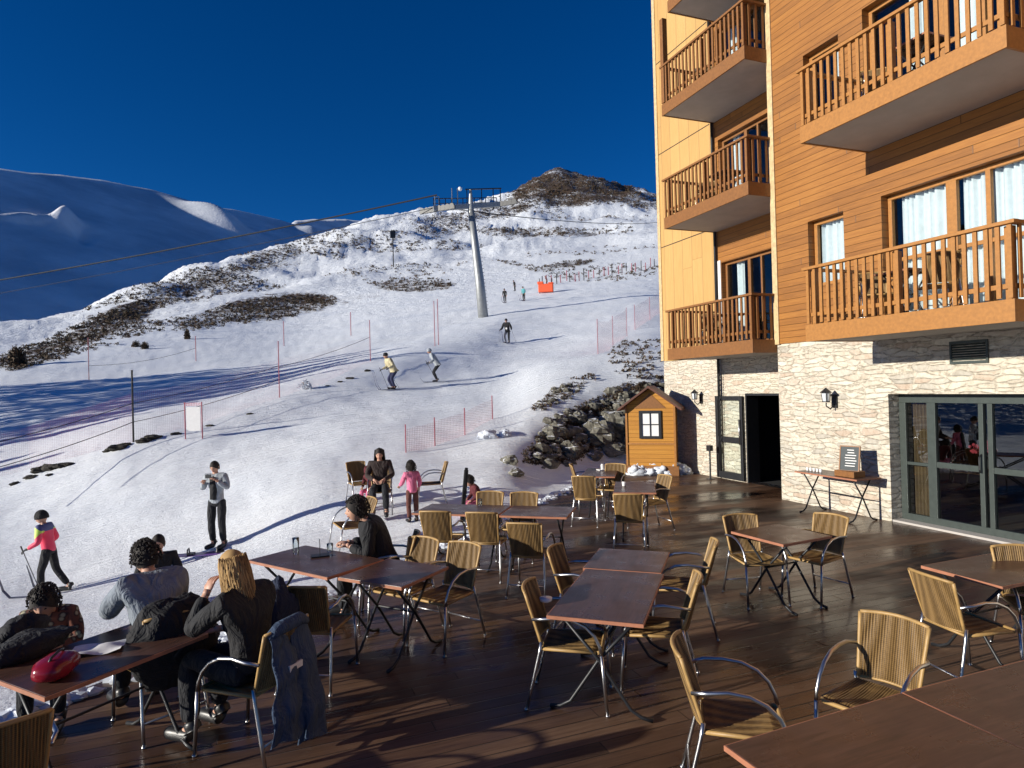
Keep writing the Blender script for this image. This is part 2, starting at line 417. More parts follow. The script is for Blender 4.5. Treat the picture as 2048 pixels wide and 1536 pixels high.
def hermite(p0, p1, p2, p3, x0, x1, x2, x3, t):
    def sl(a, b, xa, xb): return (b - a) * (1 / max(1e-6, xb - xa))
    d1 = sl(p1, p2, x1, x2)
    m1 = (sl(p0, p1, x0, x1) + d1) * .5 if x0 < x1 else d1
    m2 = (sl(p2, p3, x2, x3) + d1) * .5 if x3 > x2 else d1
    dx = x2 - x1; t2 = t*t; t3 = t2*t
    return p1*(2*t3-3*t2+1) + m1*dx*(t3-2*t2+t) + p2*(-2*t3+3*t2) + m2*dx*(t3-t2)
def colpts(px):
    i = 0
    while i < len(COLS) - 2 and COLS[i+1] <= px: i += 1
    i0, i1, i2, i3 = max(i-1, 0), i, i+1, min(i+2, len(COLS)-1)
    t = (px - COLS[i1]) / (COLS[i2] - COLS[i1])
    return [hermite(CTL[i0][r], CTL[i1][r], CTL[i2][r], CTL[i3][r], COLS[i0], COLS[i1], COLS[i2], COLS[i3], t) for r in range(ROWS)]
pxs = [-2400 + 40*i for i in range(60)] + list(range(0, 1400, 5)) + [1400 + 25*i for i in range(21)]
SUB = [3, 26, 22, 22, 22, 22, 22, 22, 26, 5, 4]
def proj(p):
    q = p - EYE; f = q.dot(FWD); return 1024 + FPX*q.dot(RIGHT)/f, 768 - FPX*q.dot(UP)/f, f
PATCH = [(390,575,270,46,-.37,.74),(860,480,380,46,-.15,.46),  # where heather and rock show through the snow: centre, half sizes, tilt, amount
 (170,668,170,22,-.42,1.0),(330,600,110,14,-.34,.9),(480,540,160,16,-.34,.9),(540,617,130,20,-.12,1.05),(420,640,60,14,-.2,.9),(500,585,120,18,-.3,.55),
 (830,572,80,12,0,.95),(700,600,60,9,-.1,.8),(1140,376,125,34,.03,1.15),(1060,400,60,18,-.4,.95),(1250,400,80,14,.1,1.0),(940,432,90,9,-.1,.95),(890,458,60,9,-.1,.9),(720,480,80,10,-.2,.75),
 (1090,465,130,9,0,.95),(1130,530,60,6,-.15,1.0),(1060,535,60,5,.2,.9),(760,520,160,40,0,.30),(1150,440,160,25,0,.25),(1200,520,140,40,0,.34),(640,520,60,20,-.3,.6),(50,712,60,16,-.3,1.1),
 (1240,832,140,40,-.33,1.2),(1150,880,90,34,-.45,.9),(1085,905,40,24,-.5,.7),(1300,812,90,42,-.1,1.2),(1275,705,62,50,-.6,.27),(1120,790,60,14,-.5,.6),(1010,880,30,12,-.5,.25)]
def cover(px, py):
    c = 0
    for cx, cy, rx, ry, ro, s in PATCH:
        dx, dy = px - cx, py - cy
        u = (dx*math.cos(ro) + dy*math.sin(ro))/rx; v = (-dx*math.sin(ro) + dy*math.cos(ro))/ry
        q = u*u + v*v
        if q < 2.2: c = max(c, s * min(1, (2.2 - q)/1.3))
    return c
verts = []; cov = []; farv = []
GR = []
for px in pxs:
    acc = None; wt = 0
    for off, w_ in ((-150, .45), (-100, .7), (-50, .92), (0, 1.), (50, .92), (100, .7), (150, .45)):
        Q = colpts(max(COLS[0], min(COLS[-1], px + off)))
        acc = [q * w_ for q in Q] if acc is None else [a_ + q * w_ for a_, q in zip(acc, Q)]; wt += w_
    sm = [a_ / wt for a_ in acc]; raw = colpts(px)
    # the open piste is smoothed sideways; the deck edge, bank and skyline keep their line
    kk = max(0, min(1, (px-800)/350)); kk = kk*kk*(3-2*kk)
    GR.append([raw[r].lerp(sm[r], (0, 0, .6, .7, .9, .6, .9, .5, .6, 0, 0, 0)[r]*(1-kk) + kk*(0,0,.35,.35,.6,.5,.8,.5,.5,0,0,0)[r]) for r in range(ROWS)])
for ci, px in enumerate(pxs):
    P = GR[ci]
    for r in range(ROWS - 1):
        a, b, c, d = P[max(r-1, 0)], P[r], P[r+1], P[min(r+2, ROWS-1)]
        L = (b - a).length; x = [-(L), 0, (c-b).length, (c-b).length + (d-c).length]
        n = SUB[r]
        for k in range(n + (1 if r == ROWS - 2 else 0)):
            t = k / n
            q = b.lerp(c, t) if r in (0,) else hermite(a, b, c, d, x[0], x[1], x[2], x[3], t)
            D = math.hypot(q.x, q.y)
            u, v, f = proj(q); cv = cover(u, v) if -300 < u < 1500 else .2
            amp = .022 * min(D, 22) * .12 + .0 
            nz = noise.fractal(Vector((q.x*.7, q.y*.7, 3)), 1.0, 2.1, 5) * .045
            if r >= 2: nz += noise.fractal(Vector((q.x*.22, q.y*.22, 7)), 1.0, 2.1, 4) * .06 * min(1, (D-8)/15)
            if r >= 7: nz += noise.fractal(Vector((q.x*.05, q.y*.05, 1)), 1.0, 2.2, 6) * .012 * D * min(1., (r - 7 + t) * 1.2)
            if cv > .5 and D < 30: nz += noise.fractal(Vector((q.x*1.3, q.y*1.3, 9)), 1.0, 2.1, 5) * .22 * (cv - .4)
            nz += 0
            if r == 0: nz = 0
            if r == 1: nz *= t if t < .5 else .5 + (t-.5)
            verts.append((q.x, q.y, q.z + nz)); cov.append(cv); farv.append(max(0, min(1, (D - 60)/60)))
nr = sum(SUB) + 1
faces = [(i*nr+k, (i+1)*nr+k, (i+1)*nr+k+1, i*nr+k+1) for i in range(len(pxs)-1) for k in range(nr-1)]
me = bpy.data.meshes.new('snow_ground'); me.from_pydata(verts, [], faces); me.materials.append(M['snow']); me.shade_smooth()
for nm, arr in (('cover', cov), ('far', farv)):
    at = me.attributes.new(nm, 'FLOAT', 'POINT'); at.data.foreach_set('value', arr)
ground = bpy.data.objects.new('ground', me); C.objects.link(ground); tag(ground, kind='structure')
BVH = BVHTree.FromPolygons(verts, faces)
def gz(x, y):
    h = BVH.ray_cast(Vector((x, y, 200)), Vector((0, 0, -1)))
    return h[0].z if h[0] else 0.0
def hit(px, py):
    h = BVH.ray_cast(EYE, ray(px, py).normalized()); 
    return h[0].copy() if h[0] else dep(px, py, 60)

# larches added out of view at left to throw streaky shade on the piste
def shade_wood():
    rnd = random.Random(5); b = MB()
    for i in range(34):
        y = 24.0 + i*.68 + rnd.uniform(-.5, .5); x = -31 + rnd.uniform(-5, 3); z0 = gz(x, y); h = rnd.uniform(6.0, 10.0) if y > 29 else rnd.uniform(4.5, 7)
        b.tube([(x, y, z0-.4), (x, y, z0+h*.5), (x, y, z0+h)], [.16, .10, .02], 6, mi=1)
        for k in range(700):
            q = rnd.random()**.8; r_ = (1-q)*1.5+.1; a = rnd.uniform(0, 2*PI); rr = r_*rnd.random()**.5
            c_ = Vector((x+rr*math.cos(a), y+rr*math.sin(a), z0+h*(.12+.88*q) - rr*.25)); s_ = rnd.uniform(.10, .26)
            u_ = Vector((rnd.gauss(0,1), rnd.gauss(0,1), rnd.gauss(0,.4))).normalized()*s_; v_ = Vector((rnd.gauss(0,1), rnd.gauss(0,1), rnd.gauss(0,1))).normalized()*s_
            b.add([c_-u_, c_+u_, c_+v_], [(0,1,2)])
    o = b.obj('shade_wood', [M['shrub'], M['pine_dark']]); tag(o, 'unseen larches added to shade the piste', 'shade_wood', kind='stuff')
shade_wood()
# wide base sheet that closes the land below and behind the viewer out to the horizon
b = MB(); b.box((-9000, -9000, -62), (9000, 9000, -60))
o = b.obj('valley_floor', M['mount']); tag(o, kind='structure')

# ---- big shaded mountain on the left: one leaning flank, a little steeper than the sun
def lerpt(tab, x):
    for (a, u), (b_, v) in zip(tab, tab[1:]):
        if x <= b_: return u + (v-u)*max(0, (x-a))/(b_-a)
    return tab[-1][1]
RIDGE = [(-1400,330),(-500,322),(-60,330),(0,337),(60,346),(120,349),(200,360),(300,379),(345,392),(400,408),(470,420),(520,431),(560,440),(600,452),(650,470),(760,520)]
FOOT = [(-1400,760),(0,700),(130,690),(300,620),(500,560),(650,520),(760,545)]
BUMPS = [(436,446,74,10,.42,50),(132,448,26,10,.08,34),(60,442,70,4,.1,16),(625,468,26,5,.35,26),(160,470,20,10,.6,-16)]
rows = []; 
for i in range(330):
    px = -1400 + i*6.4 if i < 219 else (i-219)*6.8
    top = lerpt(RIDGE, px) + 1.5*noise.fractal(Vector((px*.011, 2, 0)), 1, 2, 4); ft = lerpt(FOOT, px); col = []
    for k in range(100):
        py = ft + (top - ft) * k/99
        rz = ray(px, py).z
        t = (-420 - H) / (rz + .42*(px-1024)/FPX - .30)
        p = EYE + ray(px, py) * t
        dz = 0
        for cx, cy, rx, ry, ro, hh in BUMPS:
            dx, dy = px - cx, py - cy
            u = (dx*math.cos(ro) + dy*math.sin(ro))/rx; v = (-dx*math.sin(ro) + dy*math.cos(ro))/ry
            q = u*u + v*v
            if q < 9: dz += hh*math.exp(-q)
        p.z += dz + 4*noise.fractal(Vector((p.x*.0016, p.y*.0016, 5)), 1, 2, 5)*(1-.8*k/99)
        col.append(p)
    e = col[-1]; hd = Vector((e.x, e.y, 0)).normalized()
    for q, dz in ((25, 3), (60, 2), (120, -12), (300, -90), (900, -500)): col.append(e + hd*q + Vector((0, 0, dz)))
    rows.append(col)
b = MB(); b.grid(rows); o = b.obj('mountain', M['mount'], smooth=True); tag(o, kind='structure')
def far_ridge(tab, d0, dk, foot, name):
    rows = []
    x0, x1 = tab[0][0], tab[-1][0]
    for i in range(90):
        px = x0 + (x1-x0)*i/89; top = lerpt(tab, px) + 1.6*noise.fractal(Vector((px*.03, 9, 0)), 1, 2, 4); col = []
        for k in range(24):
            s = k/23; d = (d0 + dk*(px-x0)) * (1 + .55*s)
            p = dep(px, foot + (top-foot)*s, d); p.z += d*.0045*noise.fractal(Vector((p.x*.006, p.y*.006, 3)), 1, 2, 5)*(1-s*.6); col.append(p)
        e = col[-1]; hd = Vector((e.x, e.y, 0)).normalized(); col += [e + hd*200 + Vector((0,0,-20)), e + hd*800 + Vector((0,0,-400))]
        rows.append(col)
    b = MB(); b.grid(rows); o = b.obj(name, M['mount'], smooth=True); tag(o, kind='structure')
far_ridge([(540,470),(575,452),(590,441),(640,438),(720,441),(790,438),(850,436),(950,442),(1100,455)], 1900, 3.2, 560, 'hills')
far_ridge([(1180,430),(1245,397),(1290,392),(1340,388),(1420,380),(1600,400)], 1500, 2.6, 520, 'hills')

# ------------------------------------------------------------------ terrace
def deckedge(x): return 7.35 + .96*x
b = MB()
pl = [(-9, -3), (9.72, -3), (9.72, 10.39), (10.66, 10.39), (10.66, 15.7), (8.6, 15.7), (6.07, 13.36), (3.34, 10.6), (2.04, 9.36), (.9, 8.2), (.08, 7.5), (-1.89, 6.02), (-9, .9)]
n = len(pl)
b.add([(x, y, 0) for x, y in pl] + [(x, y, -.05) for x, y in pl], [tuple(range(n)), tuple(range(2*n-1, n-1, -1))] + [(i, i+n, (i+1) % n + n, (i+1) % n) for i in range(n)])
o = b.obj('terrace_deck', M['deck']); tag(o, kind='structure')

# ------------------------------------------------------------------ hotel
D = 9.71; YC = 10.39; XW = 10.62; YE = 15.78; ZT = 15.5; YN = -5.0
hotel = thing('hotel_building', 'large alpine hotel with larch cladding, wooden balconies and rubble stone ground floor', 'hotel', (D, YC, 0))
hb = Vector((D, YC, 0))
def hobj(mb, name, mat, parent=None, smooth=False, bevel=0):
    """mesh given in world coordinates, made a child of the hotel (or of one of its parts)"""
    o = mb.obj(name, mat, None, smooth, bevel)
    for v in o.data.vertices: v.co -= hb
    o.parent = parent or hotel
    return o
def sheet(b, x, y0, y1, z0, z1, ops, rev, mi=0):
    """wall sheet facing -x with openings and their reveals"""
    ys = sorted({y0, y1, *[q for o in ops for q in o[:2]]}); zs = sorted({z0, z1, *[q for o in ops for q in o[2:]]})
    ys = [q for q in ys if y0 <= q <= y1]; zs = [q for q in zs if z0 <= q <= z1]
    for ya, yb in zip(ys, ys[1:]):
        for za, zb in zip(zs, zs[1:]):
            cy, cz = (ya+yb)/2, (za+zb)/2
            if any(o[0] < cy < o[1] and o[2] < cz < o[3] for o in ops): continue
            b.add([(x, yb, za), (x, ya, za), (x, ya, zb), (x, yb, zb)], [(0, 1, 2, 3)], mi)
    for ya, yb, za, zb in ops:
        x2 = x + rev
        b.add([(x,ya,za),(x2,ya,za),(x2,ya,zb),(x,ya,zb)], [(0,1,2,3)], mi)
        b.add([(x,yb,za),(x,yb,zb),(x2,yb,zb),(x2,yb,za)], [(0,1,2,3)], mi)
        b.add([(x,ya,zb),(x2,ya,zb),(x2,yb,zb),(x,yb,zb)], [(0,1,2,3)], mi)
        if za > .01: b.add([(x,ya,za),(x,yb,za),(x2,yb,za),(x2,ya,za)], [(0,1,2,3)], mi)
SM1 = (8.68, 9.49, 4.15, 5.40); BG1 = (4.9, 7.92, 3.30, 5.44)
SM2 = (8.68, 9.49, 7.35, 8.56); BG2 = (4.9, 8.18, 6.50, 8.72)
DOOR = (3.2, 7.92, 0, 2.13)
ZS = 3.14
b = MB(); sheet(b, D, YN, YC, 0, ZS, [DOOR], .30)
b.add([(D, YC, 0), (D, YC, ZS), (XW, YC, ZS), (XW, YC, 0)], [(0, 1, 2, 3)])
hobj(b, 'stone_wall', M['stone'])
b = MB(); x = D - .03
SM3 = (8.68, 9.49, 10.4, 11.6); BG3 = (4.9, 8.18, 9.6, 11.7)
sheet(b, x, YN, YC, ZS, ZT, [SM1, BG1, SM2, BG2, SM3, BG3], .26)
b.add([(x, YC, ZS), (x, YC, ZT), (XW, YC, ZT), (XW, YC, ZS)], [(0, 1, 2, 3)])
b.add([(x, YN, ZS), (x, YC, ZS), (D+.02, YC, ZS), (D+.02, YN, ZS)], [(0, 1, 2, 3)])
hobj(b, 'wood_wall', M['cladding'])
b = MB(); b.box((D-.055, YC-.10, ZS-.01), (D-.028, YC+.035, ZT)); hobj(b, 'corner_trim', M['pine_trim'], bevel=.004)
# wing
WD = (10.9, 12.45, 0, 2.12)
b = MB(); sheet(b, XW, YC, YE, 0, ZS-.1, [WD], .35); 
b.add([(XW, YE, 0), (XW, YE, ZS-.1), (22, YE, ZS-.1), (22, YE, 0)], [(0,1,2,3)])
w_ = hobj(b, 'stone_wall', M['stone'])
W1 = (11.35, 13.15, 3.30, 5.36); W2 = (11.35, 13.15, 6.45, 8.40); W3 = (11.35, 13.15, 9.3, 11.1)
b = MB(); sheet(b, XW-.02, YC, 13.36, ZS-.1, ZT, [W1, W2, W3], .22)
hobj(b, 'wood_wall', M['cladding'])
b = MB(); b.add([(XW-.045, YE-.1, ZS-.1), (XW-.045, 13.40, ZS-.1), (XW-.045, 13.40, ZT), (XW-.045, YE-.1, ZT)], [(0,1,2,3)])
b.add([(XW-.045, 13.40, ZS-.1), (XW, 13.40, ZS-.1), (XW, 13.40, ZT), (XW-.045, 13.40, ZT)], [(0,1,2,3)])
hobj(b, 'pale_panel', M['pale_boards'])
b = MB(); b.box((XW-.07, YE-.1, 3.05), (XW+.1, YE+.03, ZT)); hobj(b, 'corner_trim', M['pine_trim'], bevel=.004)
b = MB(); b.add([(XW+.1, YE, ZS-.1), (XW+.1, YE, ZT), (22, YE, ZT), (22, YE, ZS-.1)], [(0,1,2,3)])
b.add([(22, YE, 0), (22, YE, ZT), (22, YN, ZT), (22, YN, 0)], [(0,1,2,3)]); b.add([(22, YN, 0), (22, YN, ZT), (D-.03, YN, ZT), (D-.03, YN, 0)], [(0,1,2,3)])
hobj(b, 'gable_wall', M['cladding'])
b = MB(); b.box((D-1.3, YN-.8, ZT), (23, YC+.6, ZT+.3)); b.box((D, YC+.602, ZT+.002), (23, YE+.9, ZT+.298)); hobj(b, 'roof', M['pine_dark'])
# seams across the pale panels
for q in ((1325, 306), (1329, 494), (1352, 96)):
    b = MB(); z = onx(*q, XW-.05).z; b.box((XW-.052, 13.42, z), (XW-.046, YE-.11, z+.02)); hobj(b, 'panel_joint', M['dark_metal'])
b = MB(); b.tube([(XW-.08, 13.30, .2), (XW-.08, 13.30, 14)], .035, 10); hobj(b, 'downpipe', M['dark_metal'], smooth=True)

def window(op, x, posts, rails, mat, curtain, fw=.07, name='window'):
    ya, yb, za, zb = op
    b = MB(); g = .003
    b.box((x, ya+g, za+g), (x+.07, yb-g, za+fw)); b.box((x, ya+g, zb-fw), (x+.07, yb-g, zb-g))
    b.box((x+.001, ya+g, za+fw), (x+.071, ya+fw, zb-fw)); b.box((x+.001, yb-fw, za+fw), (x+.071, yb-g, zb-fw))
    for p, wd in posts: b.box((x-.006, p-wd/2, za+fw), (x+.066, p+wd/2, zb-fw))
    for r_ in rails: b.box((x+.004, ya+fw, r_-.03), (x+.06, yb-fw, r_+.03))
    fr = hobj(b, name, mat, bevel=.004)
    b = MB(); b.add([(x+.035, ya+.02, za+.02), (x+.035, yb-.02, za+.02), (x+.035, yb-.02, zb-.02), (x+.035, ya+.02, zb-.02)], [(0, 3, 2, 1)])
    hobj(b, 'pane', M['glass'], fr)
    for (ca, cb) in curtain:
        b = MB(); rr = []
        n = max(8, int((cb-ca)/.02))
        for i in range(n+1):
            y = ca + (cb-ca)*i/n; xx = x + .14 + .045*math.sin(i*1.15 + math.sin(i*.37)*1.5)
            rr.append([Vector((xx, y, za+.04)), Vector((xx+.01*math.sin(i*.7), y, (za+zb)/2)), Vector((xx, y, zb-.05))])
        b.grid(rr); hobj(b, 'curtain', M['curtain'], fr, smooth=True)
    b = MB(); b.box((x+.3, ya-.3, za-.02), (x+2.4, yb+.3, zb+.02))
    o = hobj(b, 'room', M['room'])
    # open the room box on the window side
    bm = bmesh.new(); bm.from_mesh(o.data)
    f = min(bm.faces, key=lambda f: f.calc_center_median().x); bmesh.ops.delete(bm, geom=[f], context='FACES_ONLY')
    bm.to_mesh(o.data); bm.free()
wx = D + .12
window(SM1, wx, [], [], M['pine'], [(8.75, 9.40)], .075)
window(SM2, wx, [], [], M['pine'], [(8.75, 8.95)], .075)
window(BG1, wx, [(6.84, .16), (6.30, .07), (5.4, .07)], [4.35], M['pine'], [(6.95, 7.76), (4.95, 6.74)])
window(BG2, wx, [(6.95, .16), (6.30, .07), (5.4, .07)], [], M['pine'], [(6.3, 6.75), (5.0, 5.8), (7.3, 7.5)])
window(BG3, wx, [(6.95, .16), (6.30, .07)], [], M['pine'], [(6.3, 6.7)])
window(SM3, wx, [], [], M['pine'], [])
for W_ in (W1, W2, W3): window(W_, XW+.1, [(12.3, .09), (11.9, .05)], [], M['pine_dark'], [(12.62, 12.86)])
b = MB(); b.box((XW-.045, 13.16, 3.3), (XW-.015, 13.26, 5.42)); hobj(b, 'jamb_trim', M['white_paint'])

# balconies
def balcony(x0, x1, y0, y1, z, mat, label=None, post=False, rail=1.20):
    """x0 outer edge, x1 wall, z underside; slab, fascia boards, handrail and balusters"""
    b = MB(); b.box((x0+.035, y0+.035, z+.015), (x1, y1-.035, z+.21))
    sl = hobj(b, 'balcony', M['soffit'])
    if label: sl['label'] = label
    b = MB(); b.box((x0, y0, z), (x0+.034, y1, z+.27)); b.box((x0+.0345, y0, z+.002), (x1, y0+.034, z+.268)); b.box((x0+.0345, y1-.034, z+.002), (x1, y1, z+.268))
    hobj(b, 'fascia', mat, sl, bevel=.003)
    zt = z + rail
    b = MB(); b.box((x0-.02, y0-.03, zt-.045), (x0+.075, y1+.03, zt)); b.box((x0+.0755, y0-.028, zt-.047), (x1, y0+.06, zt-.002)); b.box((x0+.0755, y1-.06, zt-.047), (x1, y1+.028, zt-.002))
    b.box((x0+.045, y0+.05, z+.40), (x0+.075, y1-.05, z+.46)); b.box((x0+.08, y0+.045, z+.402), (x1, y0+.075, z+.462)); b.box((x0+.08, y1-.075, z+.402), (x1, y1-.045, z+.462))
    hobj(b, 'handrail', mat, sl, bevel=.004)
    b = MB(); n = int((y1-y0-.1)/.132)
    for i in range(n+1):
        y = y0 + .05 + (y1-y0-.1)*i/n; wd = .026
        b.box((x0+.012, y-wd, z+.285+random.uniform(-.008,.008)), (x0+.036+random.uniform(0,.003), y+wd, zt-.047))
    m = max(3, int((x1-x0)/.16))
    for i in range(1, m):
        x = x0 + (x1-x0)*i/m
        for yy in (y0+.012, y1-.036): b.box((x-.026, yy, z+.29), (x+.026, yy+.024, zt-.049))
    hobj(b, 'baluster_row', mat, sl)
    for yy in (y0+.055, y1-.145) + (((y0+y1)/2-.04,) if y1-y0 > 2.5 else ()):
        b = MB(); b.box((x0+.078, yy, z+.21), (x0+.158, yy+.09, zt-.05)); hobj(b, 'post', mat, sl, bevel=.004)
    if post: b = MB(); b.box((x0+.0, y1-.12, z+.30), (x0+.13, y1+.0, z+2.33)); hobj(b, 'tall_post', mat, sl, bevel=.004)
    return sl
balcony(8.20, D-.03, 5.00, 8.15, 3.02, M['pine'], 'lower right balcony above the glazed doors')
balcony(8.20, D-.03, 5.00, 8.15, 6.24, M['pine'], 'upper right balcony with pale soffit')
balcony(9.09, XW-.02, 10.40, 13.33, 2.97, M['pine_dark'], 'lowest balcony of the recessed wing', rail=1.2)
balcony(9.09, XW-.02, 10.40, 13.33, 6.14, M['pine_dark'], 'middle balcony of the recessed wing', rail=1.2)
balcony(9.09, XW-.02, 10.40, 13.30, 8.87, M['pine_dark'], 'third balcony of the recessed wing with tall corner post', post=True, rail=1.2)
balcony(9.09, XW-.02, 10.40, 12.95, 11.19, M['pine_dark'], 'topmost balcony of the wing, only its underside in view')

# glazed doors in the recess
xd = 9.95
b = MB(); F_ = []
b.box((xd, 3.2, 1.98), (xd+.08, 7.917, 2.128)); b.box((xd-.004, 3.2, .0), (xd+.076, 7.917, .14))
for ya, yb in ((7.80,7.915),(7.29,7.43),(6.55,6.62),(6.42,6.49),(5.62,5.74),(4.9,5.0),(4.2,4.3)): b.box((xd-.008, ya, .14), (xd+.07, yb, 1.98))
for ya, yb in ((6.62,7.29),(5.74,6.42),(5.0,5.62),(4.3,4.9)): b.box((xd, ya, .95), (xd+.06, yb, 1.04))
b.box((xd, 7.43, .95), (xd+.05, 7.80, 1.0))
dr = hobj(b, 'terrace_door', M['frame_green'], bevel=.004); dr['label'] = 'grey green glazed terrace doors'
b = MB(); b.add([(xd+.03, 3.2, .1), (xd+.03, 7.9, .1), (xd+.03, 7.9, 2.0), (xd+.03, 3.2, 2.0)], [(0, 3, 2, 1)]); hobj(b, 'pane', M['glass_dark'], dr)
b = MB(); b.tube([(xd-.05, 6.585, .95), (xd-.06, 6.585, 1.0), (xd-.06, 6.585, 1.18), (xd-.01, 6.585, 1.22)], .012, 8); hobj(b, 'handle', M['dark_metal'], dr, True)
rr = [[Vector((xd+.14+.03*math.sin(i*1.3), 7.42+.012*i, .1)), Vector((xd+.14+.03*math.sin(i*1.3+.3), 7.42+.012*i, 2.0))] for i in range(30)]
b = MB(); b.grid(rr); hobj(b, 'curtain', M['curtain_brown'], dr, True)
b = MB(); b.box((9.72, 3.2, .002), (xd-.01, 7.915, .035)); hobj(b, 'threshold', M['soffit'])
b = MB()
x2 = 14.5
b.add([(xd+.3,3,0),(x2,3,0),(x2,8.2,0),(xd+.3,8.2,0)], [(0,1,2,3)]); b.add([(x2,3,0),(x2,8.2,0),(x2,8.2,2.5),(x2,3,2.5)], [(0,1,2,3)])
b.add([(xd+.3,3,2.5),(x2,3,2.5),(x2,8.2,2.5),(xd+.3,8.2,2.5)], [(0,1,2,3)]); b.add([(xd+.3,8.2,0),(x2,8.2,0),(x2,8.2,2.5),(xd+.3,8.2,2.5)], [(0,1,2,3)]); b.add([(xd+.3,3,0),(x2,3,0),(x2,3,2.5),(xd+.3,3,2.5)], [(0,1,2,3)])
hobj(b, 'room', M['room'])
b = MB(); b.box((XW+.36, 10.5, -.01), (15, 13.0, 2.6)); o = hobj(b, 'room', M['black'])
bm = bmesh.new(); bm.from_mesh(o.data); f = min(bm.faces, key=lambda f: f.calc_center_median().x); bmesh.ops.delete(bm, geom=[f], context='FACES_ONLY'); bm.to_mesh(o.data); bm.free()
# open door leaf folded back on the wing wall
b = MB(); xl = XW - .09
ya, yb = 12.48, 13.46
for bx in (((xl, ya, .03), (xl+.05, ya+.09, 2.06)), ((xl, yb-.09, .03), (xl+.05, yb, 2.06)), ((xl+.001, ya+.09, .03), (xl+.049, yb-.09, .2)), ((xl+.001, ya+.09, 1.96), (xl+.049, yb-.09, 2.058)), ((xl+.001, ya+.09, .92), (xl+.049, yb-.09, 1.06))): b.box(*bx)
lf = hobj(b, 'entrance_door', M['dark_metal'], bevel=.004); lf['label'] = 'open glazed door leaf folded back against the stone wall'
b = MB(); b.add([(xl+.025, ya+.05, .1), (xl+.025, yb-.05, .1), (xl+.025, yb-.05, 2.0), (xl+.025, ya+.05, 2.0)], [(0, 3, 2, 1)]); hobj(b, 'pane', M['glass'], lf)
b = MB(); b.tube([(xl-.05, ya+.05, .9), (xl-.05, ya+.05, 1.5)], .014, 8); hobj(b, 'handle', M['metal'], lf, True)
b = MB(); b.box((XW-.012, 12.405, 0), (XW+.34, 12.447, 2.117)); b.box((XW-.010, 10.9, 2.07), (XW+.338, 12.404, 2.116)); hobj(b, 'reveal_lining', M['dark_metal'])  # dark lining added to black out the sunlit stone reveal
# vent grille in the shaded stone
b = MB(); b.box((D-.03, 6.28, 2.58), (D-.012, 6.84, 2.62)); b.box((D-.03, 6.28, 2.88), (D-.012, 6.84, 2.92)); b.box((D-.029, 6.28, 2.62), (D-.013, 6.31, 2.88)); b.box((D-.029, 6.81, 2.62), (D-.013, 6.84, 2.88))
for i in range(7):
    z = 2.635 + i*.036; b.add([(D-.028, 6.31, z), (D-.028, 6.81, z), (D-.010, 6.81, z+.026), (D-.010, 6.31, z+.026)], [(0, 1, 2, 3)])
vg = hobj(b, 'vent_grille', M['frame_green'])
# rain chain: links hanging from the lowest wing balcony
b = MB()
for i in range(34):
    z = 2.95 - i*.062; a = (i % 2)*PI/2
    pts = [Vector((XW-.12 + .018*math.cos(q)*math.cos(a), 13.22 + .018*math.cos(q)*math.sin(a), z + .04*math.sin(q))) for q in [2*PI*k/8 for k in range(9)]]
    b.tube(pts, .007, 5, cap=False)
hobj(b, 'rain_chain', M['dark_metal'], smooth=True)
# wrought lamps
def lamp(x, y, z, lab):
    b = MB(); b.box((x-.03, y-.06, z-.12), (x, y+.06, z+.12)); b.tube([(x-.02, y, z-.05), (x-.12, y, z-.14), (x-.22, y, z-.08), (x-.22, y, z-.02)], .012, 6)
    b.tube([(x-.02, y, z+.06), (x-.10, y, z+.12), (x-.2, y, z+.10)], .008, 6)
    o = hobj(b, 'wall_lamp', M['dark_metal']); o['label'] = lab
    b = MB(); c = (x-.22, y)
    for k in range(4):
        a = PI/4 + k*PI/2; b.tube([(c[0]+.06*math.cos(a), c[1]+.06*math.sin(a), z), (c[0]+.08*math.cos(a), c[1]+.08*math.sin(a), z+.16)], .006, 5)
    b.tube([(*c, z-.01), (*c, z+.01)], [.065, .065], 8); b.tube([(*c, z+.16), (*c, z+.22), (*c, z+.25)], [.11, .04, .01], 8)
    hobj(b, 'lantern_frame', M['dark_metal'], o)
    b = MB(); b.tube([(*c, z+.01), (*c, z+.158)], [.05, .07], 8); hobj(b, 'lamp_glass', M['curtain'], o)
lamp(D-.001, 9.0, 2.0, 'wrought lantern between the two doors'); lamp(XW-.001, 14.1, 1.98, 'wrought lantern beside the little hut')
